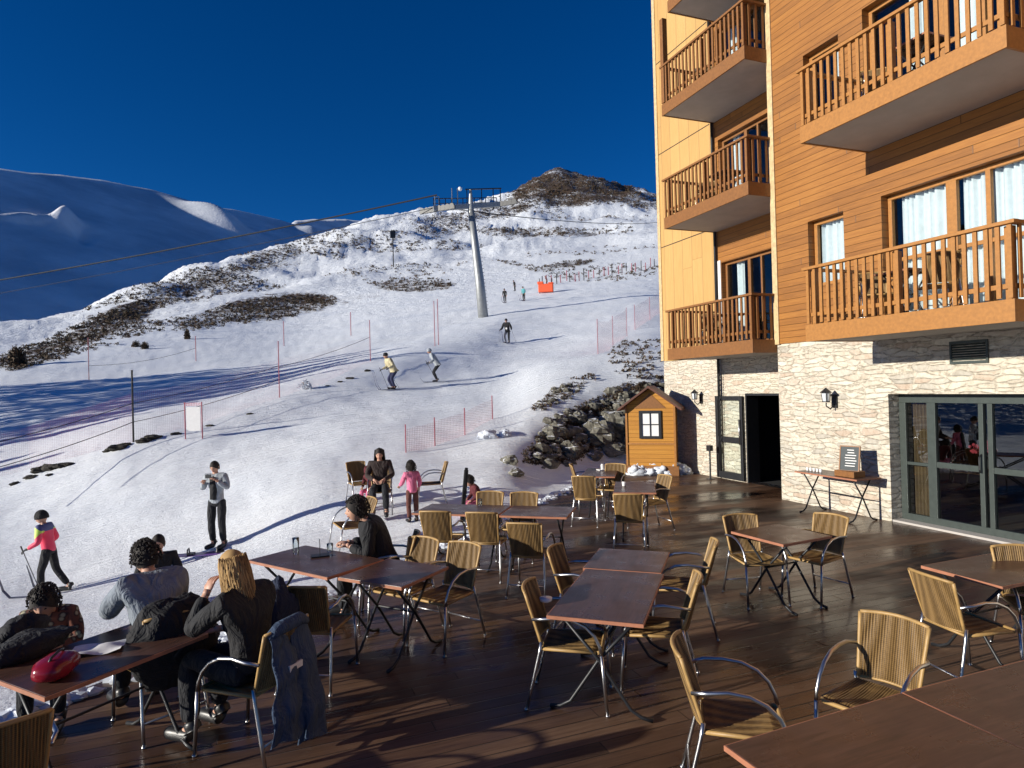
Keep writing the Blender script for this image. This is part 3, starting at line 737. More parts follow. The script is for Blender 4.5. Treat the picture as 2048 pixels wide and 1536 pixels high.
# ------------------------------------------------------------------ furniture
def chair_proto(wk='wicker', cane='cane'):
    """bistro armchair, front towards local +Y"""
    t = thing('bistro_chair', 'x', 'chair')
    # backrest: curved, slightly reclined, vertical cane ribs
    b = MB(); rows = []; n = 44
    def bp(u, v, off):     # u -1..1 across, v 0..1 up
        hw = .172 + .026*v; x = u*hw
        y = -.215 - .115*v - .02*math.sin(v*PI)*0 - (1-u*u)*.045 + .0
        z = .475 + .385*v + .012*(1-u*u)*v
        return Vector((x, y + off, z))
    for i in range(n+1):
        u = -1 + 2*i/n; rib = .004 if i % 2 else -.002
        rows.append([bp(u, v/7, .006 + rib) for v in range(8)] + [bp(u, 1-v/7, -.006 - rib) for v in range(8)])
    b.grid(rows, closed=False); b.obj('backrest', M[wk], t)
    b = MB()
    b.tube([bp(-1.03, v/6, 0) for v in range(7)], .0125, 7); b.tube([bp(1.03, v/6, 0) for v in range(7)], .0125, 7)
    b.tube([bp(-1.03 + 2.06*i/10, 1.0, 0) for i in range(11)], .0125, 7); b.tube([bp(-1.03 + 2.06*i/10, 0, 0) for i in range(11)], .010, 7)
    b.obj('back_frame', M[cane], t, smooth=True)
    # seat
    b = MB(); rows = []
    for i in range(n+1):
        u = -1 + 2*i/n; rib = .0035 if i % 2 else 0; r_ = []
        for v in range(9):
            q = v/8; hw = .180 + .025*q; r_.append(Vector((u*hw, -.205 + .42*q, .462 - .018*math.sin(q*PI)*(1-u*u*.6) - (.02*(q-.86)/.14 if q > .86 else 0) + rib)))
        rows.append(r_ + [p - Vector((0, 0, .014)) for p in reversed(r_)])
    b.grid(rows); b.obj('seat', M[wk], t)
    b = MB(); f = lambda x, y: (x, y, .448)
    b.tube([f(-.21, .20), f(-.185, .228), f(.185, .228), f(.21, .20)], .0135, 7); b.tube([f(-.188, -.21), f(-.212, .19)], .0125, 7); b.tube([f(.188, -.21), f(.212, .19)], .0125, 7); b.tube([f(-.188, -.21), f(.188, -.21)], .0115, 7)
    b.obj('seat_frame', M[cane], t, smooth=True)
    for s in (-1, 1):
        b = MB(); b.tube([(s*.235, .265, 0), (s*.232, .245, .25), (s*.230, .232, .44)], .0125, 8); b.tube([(s*.235, .265, 0), (s*.235, .266, .015)], .016, 8)
        b.obj('leg', M['metal'], t, smooth=True)
        b = MB(); b.tube([(s*.230, .232, .44), (s*.230, .22, .50), (s*.229, .185, .575), (s*.229, .12, .64), (s*.230, .03, .682), (s*.230, -.08, .695), (s*.238, -.19, .685), (s*.205, -.275, .668)], .0125, 8)
        b.obj('armrest', M['metal'], t, smooth=True)
        b = MB(); b.tube([(s*.195, -.215, .50), (s*.20, -.23, .42), (s*.215, -.29, .18), (s*.225, -.335, 0)], .0125, 8); b.tube([(s*.225, -.335, 0), (s*.225, -.336, .015)], .016, 8)
        b.obj('leg', M['metal'], t, smooth=True)
    b = MB(); b.tube([(-.218, -.30, .15), (.218, -.30, .15)], .008, 6); b.obj('stretcher', M['metal'], t, smooth=True)
    return t
CH0 = chair_proto(); first = [True]
def chair(px, py, deg, label, group, zb=.68, base=0.0, pos=None, tilt=None, s=1.0):
    """px,py: middle of the backrest in the picture"""
    global CH0
    o = CH0 if first[0] else dup(CH0)
    first[0] = False
    rz = yaw(deg)
    if pos is None:
        p = onz(px, py, base + zb); d = Vector((-math.sin(rz), math.cos(rz), 0)); p = p + d*.30
    else: p = Vector(pos)
    p.z = base
    if pos is not None and len(pos) == 3: p.z = pos[2]
    o.location = p; o.rotation_euler = (0, 0, rz)
    if tilt: o.rotation_euler = tilt + (rz,) if len(tilt) == 2 else tilt
    o['label'] = label; o['group'] = group
    return o
g1 = 'wicker bistro chairs on the terrace'
CHAIRS = [
 (1372,1349,104,'wicker armchair alone in the foreground, its seat turned to the big front table'),
 (1785,1297,232,'sunlit ribbed wicker chair tucked behind the seam of the two big front tables'),
 (1868,1197,78,'sunlit wicker chair pulled up to the left end of the table by the glazed doors'),
 (2040,1137,195,'wicker chair behind the table by the glazed doors, cut by the right edge'),
 (1483,1064,172,'wicker chair behind the left corner of the square table nearest the stone wall'),
 (1660,1064,238,'wicker chair at the right corner of the square table nearest the stone wall'),
 (1421,1122,283,'wicker chair with a small lit back right of the far middle table'),
 (1385,1199,283,'shaded wicker chair right of the near half of the middle table pair'),
 (1068,1217,102,'wicker armchair at the left side of the near middle table, arms towards the table'),
 (1117,1135,112,'wicker chair seen edge on, left of the far middle table'),
 (845,1114,213,'square backed wicker chair behind the snow side table pair, left of two'),
 (927,1126,216,'square backed wicker chair behind the snow side table pair, right of two'),
 (872,1051,12,'wicker chair tilted against the near side of the long table row, left one'),
 (965,1054,14,'wicker chair at the near side of the long table row, middle one'),
 (980,1010,194,'left chair of two showing only their tops beyond the long table row'),
 (1048,1012,194,'right chair of two showing only their tops beyond the long table row'),
 (1050,1078,16,'shaded wicker chair at the near side of the long table row, rightmost there'),
 (1147,948,95,'wicker chair left of the rearmost table under the rock bank'),
 (1168,974,20,'brown shaded wicker chair in front of the rearmost table'),
 (1231,948,205,'wicker chair right of the rearmost table, before the snow heap'),
 (1257,1014,14,'wicker chair with lit back in front of the table below the little hut'),
 (1328,974,250,'wicker chair at the right end of the table below the little hut'),
 (606,1217,6,'dark backed chair between the blonde woman and the table pair by the snow'),
]
for px, py, dg, lb in CHAIRS: chair(px, py, dg, lb, g1)
def xleg(b, p, q):
    b.bar(p, q, .028, .012)
def table(pts, label, L=None, name='folding_table', group='brown folding tables on the terrace', wd=.70, h=.74, edge='table_edge', base=0.0):
    """pts: corner, and a point along the long side (world xy); wd: signed depth to the left of that side"""
    a = Vector((*pts[0], 0)); c = Vector((*pts[1], 0)); d = (c - a).normalized(); n = Vector((-d.y, d.x, 0)) * (1 if wd > 0 else -1); wd = abs(wd); L = L or (c-a).length
    ce = a + d*L/2 + n*wd/2; rz = math.atan2(d.y, d.x)
    t = thing(name, label, 'table', (ce.x, ce.y, base), rz, group)
    b = MB(); b.box((-L/2+.006, -wd/2+.006, h-.024), (L/2-.006, wd/2-.006, h)); b.obj('tabletop', M['table'], t, bevel=.003)
    b = MB(); e = .0058
    for bx in (((-L/2, -wd/2, h-.027), (L/2, -wd/2+e, h-.002)), ((-L/2, wd/2-e, h-.027), (L/2, wd/2, h-.002)), ((-L/2, -wd/2+e, h-.027), (-L/2+e, wd/2-e, h-.002)), ((L/2-e, -wd/2+e, h-.027), (L/2, wd/2-e, h-.002))): b.box(*bx)
    b.obj('edge_band', M[edge], t)
    sx = L*.5 - .14; k = wd*.5 - .07
    for s in (-1, 1):
        for q in (-1, 1):
            b = MB(); x = s*sx + q*.007
            pts_ = [(x, -q*k, h-.03), (x, q*.0, .40), (x, q*k*.8, .07), (x, q*(k+.02), .025), (x, q*(k+.10), .012)]
            b.tube(pts_, [.013]*3+[.014, .016], 8); b.obj('leg', M['dark_metal'], t, smooth=True)
    b = MB(); b.tube([(-sx, 0, .40), (sx, 0, .40)], .009, 6); b.box((-sx-.02, -.25, h-.045), (-sx+.02, .25, h-.0245)); b.box((sx-.02, -.25, h-.045), (sx+.02, .25, h-.0245)); b.obj('cross_bar', M['dark_metal'], t)
    return t
T = {}
T['front'] = table(((3.085, 2.50), (1.92, 2.46)), 'large brown table filling the bottom right corner, left of the lit seam', wd=.70)
T['front2'] = table(((4.28, 2.50), (3.098, 2.50)), 'large brown table at the right edge, right of the lit seam', wd=.70)
T['door'] = table(((5.36, 3.42), (6.50, 3.42)), 'brown table before the glazed doors, cut by the right edge', wd=.68)
T['wallsq'] = table(((4.86, 5.20), (5.56, 5.26)), 'square brown table with crossed legs between the two small lit chair backs', wd=.72, L=.72)
T['mid'] = table(((2.40, 3.90), (3.21, 4.86)), 'near table of the middle pair with a lit reddish near edge', wd=.70)
T['mid2'] = table(((3.20, 4.89), (3.68, 5.46)), 'far table of the middle pair, set slightly back', wd=.70, L=.75)
T['left'] = table(((-.22, 7.07), (.47, 6.07)), 'brown table at the edge of the snow with glasses on it', wd=.70)
T['left2'] = table(((.56, 6.03), (1.01, 5.50)), 'smaller brown table joined to the right end of the table at the snow edge', wd=.70, L=.72)
T['sit'] = table(((-1.20, 4.34), (-.42, 5.02)), 'table at the bottom left where the seated group has put a red bag', wd=.72)
T['row1'] = table(((1.80, 8.74), (2.78, 8.02)), 'left table of the long row with a white lit edge', wd=.72)
T['row2'] = table(((2.80, 8.005), (3.52, 7.48)), 'right table of the long row', wd=.72)
T['back'] = table(((5.36, 10.73), (5.86, 10.40)), 'rearmost brown table under the rock bank', wd=1.2, L=.62)
T['back2'] = table(((4.98, 8.86), (5.54, 8.52)), 'brown table below the little hut, in front of the rearmost one', wd=1.15, L=.65)
for k_ in ('back', 'back2'): pass
T['buffet'] = table(((9.02, 9.32), (9.02, 7.98)), 'narrow folding table standing against the stone wall', wd=.55, group='brown folding tables on the terrace')

# things on the tables
def glass_jar(p, lab, name='glass', cat='glass', r=.033, h=.12, mat='glass', grp=None):
    b = MB(); b.tube([(0,0,0), (0,0,.006), (0,0,h*.5), (0,0,h)], [r*.8, r*.82, r*.92, r], 12)
    o = b.obj(name, M[mat], smooth=True); o.location = p; return tag(o, lab, cat, grp)
p = onz(592, 1108, .743); glass_jar(p, 'tall clear glass on the left end of the table by the snow', h=.17, r=.035)
p = onz(660, 1104, .743); glass_jar(p, 'small glass beside the condiment holder on the table by the snow', h=.09)
p = onz(640, 1112, .743)
b = MB(); b.box((-.09, -.06, 0), (.09, .06, .012)); b.tube([(0,0,.012), (0,0,.14), (0,.02,.155), (0,0,.17)], .004, 6)
o = b.obj('condiment_tray', M['dark_metal'], smooth=False); o.location = p; tag(o, 'small dark condiment tray on the table by the snow', 'tray')
p = onz(1092, 1203, .743); b = MB(); b.tube([(0,0,0),(0,0,.006),(0,0,.03)], [.03,.045,.05], 14); o = b.obj('ashtray', M['white_paint'], smooth=True); o.location = p; tag(o, 'white ashtray on the left rim of the near middle table', 'ashtray')
p = onz(1205, 940, .743); b = MB(); b.box((-.10, -.07, 0), (.10, .07, .015)); b.tube([(0,0,.015),(0,0,.10),(0,0,.12)], [.03,.035,.02], 10); o = b.obj('menu_stand', M['white_paint']); o.location = p; tag(o, 'white menu stand on the rearmost table', 'menu')
p = onz(1248, 972, .743); glass_jar(p, 'small white cup on the table below the hut', 'cup', 'cup', r=.035, h=.07, mat='white_paint')
p = onz(960, 1012, .743); glass_jar(p, 'small glass in the middle of the long table row', r=.03, h=.10)
# red bag on the sitting group's table
bag = thing('handbag', 'shiny dark red bag lying on the seated group\'s table', 'bag', tuple(onz(112, 1352, .742)), yaw(80))
b = MB(); b.ball((0, 0, .06), (.15, .10, .065), 20, 12, fn=lambda u: Vector((math.copysign(abs(u.x)**.7, u.x), math.copysign(abs(u.y)**.75, u.y)*(1+.08*math.sin(u.x*9)), max(-.88, math.copysign(abs(u.z)**.8, u.z)))))
b.obj('bag_body', plain('red_leather', (.22, .008, .02), .22, var=.15, bump=.1), bag, smooth=True)
b = MB(); b.tube([(-.09, 0, .10), (-.07, .01, .135), (0, .02, .15), (.07, .01, .135), (.09, 0, .10)], .008, 7); b.obj('bag_handle', M['dark_metal'], bag, smooth=True)
paper = MB(); rr = []
for i in range(9): rr.append([Vector((-.15+.0375*i, -.1+.025*k, .012+.016*math.sin(i*.9)*math.sin(k*.7+1))) for k in range(9)])
paper.grid(rr); o = paper.obj('napkin', M['white_paint'], smooth=True); o.location = onz(195, 1300, .745); tag(o, 'crumpled white paper beside the red bag', 'paper')
# dark coat thrown over the far side of that table
def lump(name, mat, loc, size, seed, label, cat, amp=.25, seg=26, ring=16, rz=0, flat=-.6):
    def f(u):
        k = 1 + amp*noise.fractal(u*1.7 + Vector((seed, 0, 0)), 1, 2.1, 4)
        return Vector((u.x*k, u.y*k, max(flat, u.z*k)))
    b = MB(); b.ball((0, 0, 0), size, seg, ring, fn=f); o = b.obj(name, mat, smooth=True); o.location = loc; o.rotation_euler = (0, 0, rz)
    return tag(o, label, cat)
black_cloth = cloth('black_cloth', (.012, .012, .014))
p = onz(60, 1290, .79); lump('coat', black_cloth, p, (.30, .16, .075), 3, 'black coat heaped on the far edge of the seated group\'s table', 'coat', rz=yaw(100))
# buffet: glasses, menu, box
q0 = Vector((9.28, 0, .743))
for i in range(5):
    o = glass_jar(q0 + Vector((-.05, 9.22 - i*.075, 0)), 'one of the small glasses lined up on the folding table by the wall', r=.026, h=.06, mat='white_paint', grp='glasses lined up on the wall table')
b = MB(); b.box((-.13, -.2, 0), (.13, .2, .10)); o = b.obj('wooden_box', M['pine_dark'], bevel=.005); o.location = (9.25, 8.32, .742); tag(o, 'brown wooden box under the menu board on the wall table', 'box')
mb = thing('menu_board', 'small dark framed menu board leaning on the wall table', 'board', (9.22, 8.30, .845), 0)
b = MB(); b.box((-.012, -.15, 0), (.0, .15, .40)); b.obj('board_panel', plain('slate', (.02, .03, .035), .6), mb)
b = MB(); e = .02
for bx in (((-.02, -.17, -.01), (.006, -.15, .42)), ((-.02, .15, -.01), (.006, .17, .42)), ((-.0195, -.15, -.01), (.0055, .15, .0)), ((-.0195, -.15, .40), (.0055, .15, .42))): b.box(*bx)
b.obj('frame', M['pine_dark'], mb)
b = MB()
for i in range(7):
    z = .34 - i*.045; w0 = random.uniform(.06, .12); b.box((-.0135, -w0, z), (-.0122, w0*random.uniform(.3, 1), z+.012))
b.obj('chalk_line', M['white_paint'], mb)
mb.rotation_euler = (0, R(10), R(18))
# post with box left of the open door
sp = thing('card_reader_post', 'slim dark post with a small box beside the open door leaf', 'post', tuple(onz(1421, 958, 0)), 0)
b = MB(); b.tube([(0,0,0), (0,0,.72)], .022, 8); b.tube([(0,0,0), (0,0,.012)], .10, 14); b.obj('pole', M['dark_metal'], sp, smooth=False)
b = MB(); b.box((-.05, -.07, .70), (.05, .07, .84)); b.obj('box', M['dark_metal'], sp, bevel=.005)
# flowers behind the door glass
fl = thing('flower_vase', 'pink and red flowers in a vase behind the glazed door', 'flowers', (10.55, 6.95, 0), 0)
b = MB(); b.tube([(0,0,.92),(0,0,.95),(0,0,1.05),(0,0,1.12)], [.05,.07,.06,.045], 12); b.obj('vase', M['white_paint'], fl, smooth=True)
b = MB(); b.box((-.25, -.3, .86), (.25, .3, .92)); b.box((-.03, -.03, 0), (.03, .03, .86)); b.obj('stand', M['pine_dark'], fl)
b = MB()
for i in range(60):
    a = random.uniform(0, 2*PI); e = random.uniform(-.1, 1.4); r_ = random.uniform(.10, .2); c_ = Vector((r_*math.cos(a)*math.cos(e), r_*math.sin(a)*math.cos(e), 1.2+r_*math.sin(e)))
    b.ball(c_, .026, 6, 4)
b.obj('blossom', plain('red_blossom', (.5, .05, .07), .7, var=.4), fl)

chair(0, 0, 318, 'wicker chair cut off by the bottom left corner, beside the seated group', g1, pos=tuple(onz(-8, 1562, .45))[:2] + (0,))
# furniture standing on the balconies
g_ = 'wicker chairs on the hotel balconies'
for pos_, dg, lb in (((8.95, 7.45, 3.235), 200, 'wicker chair on the lower right balcony, near its left end'), ((8.95, 6.45, 3.235), 20, 'wicker chair in the middle of the lower right balcony'), ((8.95, 7.3, 6.455), 200, 'wicker chair on the upper right balcony'),
    ((9.8, 12.6, 3.185), 200, 'wicker chair on the lowest wing balcony'), ((9.8, 12.6, 6.355), 200, 'wicker chair on the middle wing balcony'), ((9.8, 12.5, 9.085), 190, 'wicker chair on the third wing balcony')): chair(0, 0, dg, lb, g_, pos=pos_)
for (x, y, z), lb in (((8.95, 6.95, 3.235), 'small table on the lower right balcony'), ((8.95, 6.6, 6.455), 'small table on the upper right balcony'), ((9.8, 11.9, 6.355), 'small table on the middle wing balcony'), ((9.8, 11.9, 3.185), 'small table on the lowest wing balcony')):
    table(((x-.3, y-.3), (x+.3, y-.3)), lb, wd=.6, L=.6, group='small tables on the hotel balconies', base=z)

# ------------------------------------------------------------------ little hut
hf = onx(1350, 930, 9.93); hf = Vector((9.93, hf.y, 0)); nrm = Vector((-.66, -.75, 0)).normalized(); lf_ = Vector((-.75, .66, 0)).normalized()
HW, HD, HH = 1.22, .80, 1.62
hut = thing('wooden_hut', 'small orange timber hut with gabled brown roof and one white window', 'hut', tuple(hf + lf_*HW/2 - nrm*HD/2), math.atan2(-nrm.x, nrm.y) + PI*0)
# local: +Y = nrm direction (front)
hut.location.z = .24
hut.rotation_euler = (0, 0, math.atan2(-nrm.x, nrm.y))
hutmat = cladding('hut_boards', (.34, .135, .012), (.46, .20, .020), (.55, .27, .035), board=.11)
b = MB(); w2 = HW/2; d2 = HD/2; ap = HH+.42
b.add([(-w2,d2,0),(w2,d2,0),(w2,d2,HH),(0,d2,ap),(-w2,d2,HH), (-w2,-d2,0),(w2,-d2,0),(w2,-d2,HH),(0,-d2,ap),(-w2,-d2,HH)], [(0,4,3,2,1),(5,6,7,8,9),(0,5,9,4),(1,2,7,6)])
b.obj('wall', hutmat, hut)
for s in (-1, 1):
    b = MB(); b.bar((s*(w2+.02), d2+.013, 0), (s*(w2+.02)*1.0, d2+.013, HH-.04), .05, .03, up=(0,1,0)); b.obj('corner_board', M['pine'], hut)
b = MB(); o_ = .16; th = .05
for s in (-1, 1):
    x0, z0, x1, z1 = 0, ap+.02, s*(w2+.22), HH-.16
    vs = [(x0, d2+.22, z0), (x1, d2+.22, z1), (x1, -d2-.1, z1), (x0, -d2-.1, z0)]; vs += [(x, y, z+.06) for x, y, z in vs]
    b.add(vs, [(0,1,2,3),(7,6,5,4),(0,4,5,1),(1,5,6,2),(2,6,7,3),(3,7,4,0)])
b.obj('roof', plain('hut_roof', (.10, .035, .02), .6, var=.3), hut)
b = MB(); b.add([(-.42, d2+.015, HH-.10), (.42, d2+.015, HH-.10), (0, d2+.015, ap-.12)], [(0,1,2)]); b.obj('gable_shade', M['pine_dark'], hut)  # dark triangle stands in for roof shade on the gable front
wz = .72; b = MB()
for bx in (((-.29, d2+.002, wz), (-.22, d2+.04, wz+.74)), ((.22, d2+.002, wz), (.29, d2+.04, wz+.74)), ((-.22, d2+.002, wz), (.22, d2+.039, wz+.07)), ((-.22, d2+.002, wz+.67), (.22, d2+.039, wz+.74)), ((-.012, d2+.012, wz+.07), (.012, d2+.03, wz+.67)), ((-.22, d2+.013, wz+.36), (.22, d2+.029, wz+.385))): b.box(*bx)
wn_ = b.obj('window', M['dark_metal'], hut)
b = MB(); b.add([(-.22, d2+.01, wz+.07), (.22, d2+.01, wz+.07), (.22, d2+.01, wz+.67), (-.22, d2+.01, wz+.67)], [(0,1,2,3)]); b.obj('pane', M['white_paint'], wn_)
b = MB(); b.box((-w2-.015, d2+.001, .56), (w2+.015, d2+.02, .61)); b.obj('trim_board', M['pine'], hut)
# snow heap in front of it and icy lumps
def heap(px0, px1, py, n, name, label, z=0, hgt=.25, mat='snowheap', spread=.25, sz=(.08,.2)):
    b = MB(); c0 = onz((px0+px1)/2, py, z)
    for i in range(n):
        p_ = onz(random.uniform(px0, px1), py, z) - Vector((c0.x, c0.y, 0)) + Vector((random.uniform(-spread, spread), random.uniform(-spread, spread), random.uniform(0, hgt)*random.random()))
        r_ = random.uniform(*sz); sd = random.random()*50
        b.ball(p_, (r_*1.2, r_, r_*.7), 14, 10, fn=lambda u: u*(1+.6*noise.fractal(u*1.6+Vector((sd,0,0)), 1, 2, 3)))
    o = b.obj(name, M[mat], smooth=True); o.location = (c0.x, c0.y, 0); tag(o, label, 'snow heap', kind='stuff'); return o
b = MB(); b.box((-w2-.1, -d2-.1, -.24), (w2+.06, d2+.05, .0)); b.obj('plinth', M['pine_dark'], hut)
heap(1262, 1345, 948, 85, 'snow_heap', 'heap of broken snow at the foot of the little hut', hgt=.36, spread=.2, sz=(.05, .17))
heap(1358, 1378, 948, 16, 'snow_heap', 'small lump of snow between hut and stone wall', hgt=.15, spread=.12, sz=(.05,.11))
# shovelled snow lying along the terrace edge
def snow_edge():
    b = MB(); pts = [(-3.2, 5.1), (-1.89, 6.02), (.08, 7.5), (.9, 8.2), (2.04, 9.36), (3.34, 10.6), (6.07, 13.36), (8.2, 15.3)]
    rnd = random.Random(4)
    for (xa, ya), (xb, yb) in zip(pts, pts[1:]):
        L = math.hypot(xb-xa, yb-ya)
        for i in range(int(L*34)):
            t_ = rnd.random(); off = abs(rnd.gauss(0, .11)); x = xa+(xb-xa)*t_ + off*.7; y = ya+(yb-ya)*t_ - off*.7
            r_ = rnd.uniform(.015, .06)*(1.3-min(1, off*2)); sd = rnd.random()*40
            b.ball((x, y, r_*.2), (r_*1.5, r_*1.3, r_*.7), 7, 5, fn=lambda u: u*(1+.4*noise.fractal(u*1.4+Vector((sd,0,0)), 1, 2, 2)))
    o = b.obj('snow_crumbs', M['snowheap']); tag(o, 'crumbs of snow scattered along the edge of the wooden terrace', 'snow', kind='stuff')
snow_edge()
# ------------------------------------------------------------------ boulders and tufts
def rock(px, py, r, lab, grp, seed, sink=.35, mat='rock', flat=.75):
    p_ = hit(px, py); sd = seed*3.7
    def f(u):
        v = Vector((round(u.x*2.2)/2.2, round(u.y*2.2)/2.2, round(u.z*2.2)/2.2))
        return u.lerp(v, .35)*(1 + .35*noise.fractal(u*1.5 + Vector((sd, 0, 0)), 1, 2.1, 5))
    b = MB(); b.ball((0, 0, 0), (r*1.25, r, r*flat), 26, 18, fn=f); o = b.obj('boulder', M[mat], smooth=False)
    o.location = p_ + Vector((0, 0, r*(flat - sink)*.6)); o.rotation_euler = (0, 0, seed*1.3)
    return tag(o, lab, 'boulder', grp)
g = 'boulders on the bank beside the hut'
BR = [(1195,874,0.53,'large pale grey boulder in the middle of the bank left of the hut'),(1230,850,0.41,'grey boulder between the large pale one and the hut'),(1158,840,0.26,'small pale boulder above the large one on the bank'),
 (1240,822,0.30,'boulder high on the bank close to the hut roof'),(1120,868,0.22,'snow capped boulder left of the large pale one'),(1140,905,0.31,'dark boulder at the foot of the bank behind the rearmost table'),(1225,905,0.33,'dark boulder at the foot of the bank beside the hut'),(1190,915,0.21,'small round boulder at the bottom of the bank'),
 (1020,925,0.18,'dark stone in the shaded snow right of the leaning post'),(1032,950,0.16,'dark stone lying lowest in the shaded snow'),(1075,915,0.15,'small stone in the shaded snow, right of the dark pair'),(975,875,0.22,'snow covered boulder at the top left of the bank'),(1010,870,0.16,'small snowy rock on the shoulder of the bank')]
for i, (px, py, r_, lb) in enumerate(BR): rock(px, py, r_, lb, g, i+1, mat='snowheap' if px < 1015 else 'rock')
g = 'dark rocks along the crest of the near piste'
CRS = [(30,968,.16),(62,955,.2),(85,940,.32),(105,936,.36),(128,932,.26),(140,929,.18),(215,903,.14),(238,896,.34),(252,890,.2),(290,882,.26),(305,876,.3),(352,868,.16),(100,950,.12),(420,852,.14),(500,828,.12),(680,764,.14),(700,757,.18),(735,742,.2),(655,772,.1)]
M['rockdark'] = plain('dark_turf', (.035, .030, .022), .9, var=.5, nscale=4, bump=.8, bscale=12)
for i, (px, py, r_) in enumerate(CRS):
    rock(px, py, r_*.8, 'small dark rock poking out of the snow on the piste crest, number of many alike' if False else 'small dark rock poking out of the snow along the piste crest', g, i+30, mat='rockdark', flat=.42)
# rubble of the bank
def rubble():
    rnd = random.Random(8); b = MB(); k = 0
    while k < 420:
        px = rnd.uniform(1075, 1345); py = rnd.uniform(770, 955); c_ = cover(px, py)
        if rnd.random() > c_ - .25: continue
        p_ = hit(px, py)
        if (p_-EYE).length > 30: continue
        r_ = rnd.choice((.05, .06, .08, .1, .13, .18))*rnd.uniform(.7, 1.3); sd = rnd.random()*60
        b.ball(p_ + Vector((0,0,r_*.1)), (r_*1.2, r_, r_*.75), 8, 6, fn=lambda u: u*(1+.5*noise.fractal(u*1.3+Vector((sd,0,0)), 1, 2, 3))); k += 1
    tag(b.obj('rubble', M['rock']), 'stones and rubble covering the bank beside the hut', 'rubble', kind='stuff')
rubble()
# heather, dwarf shrubs and stones scattered on the hillside: nobody could count them
def scatter(name, n, area, sizes, mat, label, cat, seed, mn=.25):
    rnd = random.Random(seed); b = MB(); k = 0; tries = 0
    while k < n and tries < n*40:
        tries += 1
        px = rnd.uniform(area[0], area[2]); py = rnd.uniform(area[1], area[3]); c_ = cover(px, py)
        if c_ < mn or rnd.random() > c_: continue
        h_ = BVH.ray_cast(EYE, ray(px, py).normalized())
        if h_[0] is None: continue
        d_ = (h_[0]-EYE).length
        if d_ < 16: continue
        if px > 1330 and py > 380: continue
        if d_ > 40 and c_ < .88 and noise.fractal(Vector((h_[0].x*.03, h_[0].y*.03, seed)), 1, 2.1, 3) < -.14 + .34*(1-c_): continue
        r_ = rnd.uniform(*sizes)*max(.3, (d_/150)**.75)
        for q in range(9):
            a_ = rnd.uniform(0, 2*PI); e_ = rnd.uniform(.0, 1.3); o_ = h_[0] + Vector((math.cos(a_)*math.cos(e_), math.sin(a_)*math.cos(e_), math.sin(e_)*.8))*r_*rnd.uniform(.3, 1)
            u_ = Vector((rnd.gauss(0,1), rnd.gauss(0,1), rnd.gauss(0,1))).normalized()*r_*.45; v_ = Vector((rnd.gauss(0,1), rnd.gauss(0,1), abs(rnd.gauss(0,1)))).normalized()*r_*.45
            b.add([o_-u_, o_+u_, o_+v_], [(0, 1, 2)])
        k += 1
    o = b.obj(name, M[mat]); return tag(o, label, cat, kind='stuff')
scatter('heather', 7500, (0, 350, 1325, 760), (.18, .6), 'shrub', 'brown heather and dwarf shrubs poking through the snow of the hillside', 'heather', 3)
scatter('bank_shrubs', 3600, (960, 765, 1345, 930), (.12, .3), 'shrub', 'dark scrub and dead grass on the steep bank beside the hut', 'scrub', 5, mn=.5)
# ------------------------------------------------------------------ people
skin_m = plain('skin', (.52, .29, .20), .5, var=.08, bump=.05, Subsurface_Weight=.0)
dark_hair = plain('dark_hair', (.014, .009, .007), .75, var=.4, nscale=25, bump=.6, bscale=45)
DG = bpy.context.evaluated_depsgraph_get
def skinmesh(pts, edges, rad, sub=2):
    """one continuous surface grown round a skeleton"""
    me = bpy.data.meshes.new('sk'); me.from_pydata([tuple(p) for p in pts], edges, []); o = bpy.data.objects.new('sk', me); C.objects.link(o)
    m = o.modifiers.new('s', 'SKIN'); m.use_smooth_shade = True
    for i, v in enumerate(me.skin_vertices[0].data):
        r_ = rad[i]; v.radius = (r_, r_) if isinstance(r_, (int, float)) else r_; v.use_root = (i == 0)
    s_ = o.modifiers.new('u', 'SUBSURF'); s_.levels = sub; s_.render_levels = sub
    dg = DG(); dg.update(); out = bpy.data.meshes.new_from_object(o.evaluated_get(dg))
    bpy.data.objects.remove(o); bpy.data.meshes.remove(me)
    vs = [v.co.copy() for v in out.vertices]; fs = [tuple(p.vertices) for p in out.polygons]; bpy.data.meshes.remove(out)
    return vs, fs
STAND = dict(pelvis=(0,0,.95), spine=(0,0,1.12), chest=(0,.0,1.32), neck=(0,.0,1.49), head=(0,.02,1.62), shL=(-.19,0,1.42), shR=(.19,0,1.42), elL=(-.25,-.02,1.14), elR=(.25,-.02,1.14), wrL=(-.25,.10,.92), wrR=(.25,.10,.92),
  hiL=(-.10,0,.90), hiR=(.10,0,.90), knL=(-.11,.03,.50), knR=(.11,.03,.50), anL=(-.11,-.02,.09), anR=(.11,-.02,.09), toL=(-.13,.16,.04), toR=(.13,.16,.04))
SIT = dict(STAND, pelvis=(0,-.02,.55), spine=(0,-.05,.72), chest=(0,-.05,.93), neck=(0,-.02,1.09), head=(0,.02,1.22), shL=(-.19,-.04,1.02), shR=(.19,-.04,1.02), elL=(-.25,.04,.78), elR=(.25,.04,.78), wrL=(-.16,.26,.74), wrR=(.16,.26,.74),
  hiL=(-.10,.02,.53), hiR=(.10,.02,.53), knL=(-.12,.42,.54), knR=(.12,.42,.54), anL=(-.13,.42,.10), anR=(.13,.42,.10), toL=(-.14,.58,.05), toR=(.14,.58,.05))
def pose(base, lean=0, side=0, **kw):
    J = {k: Vector(v) for k, v in base.items()}
    for k in kw:
        if k not in UPPER: J[k] = Vector(kw[k])
    c = J['pelvis']; Mx = Matrix.Rotation(-R(lean), 3, 'X') @ Matrix.Rotation(R(side), 3, 'Y')
    for k in UPPER:
        if k in J: J[k] = c + Mx @ (J[k] - c)
    for k in kw:
        if k in UPPER: J[k] = Vector(kw[k])
    return J
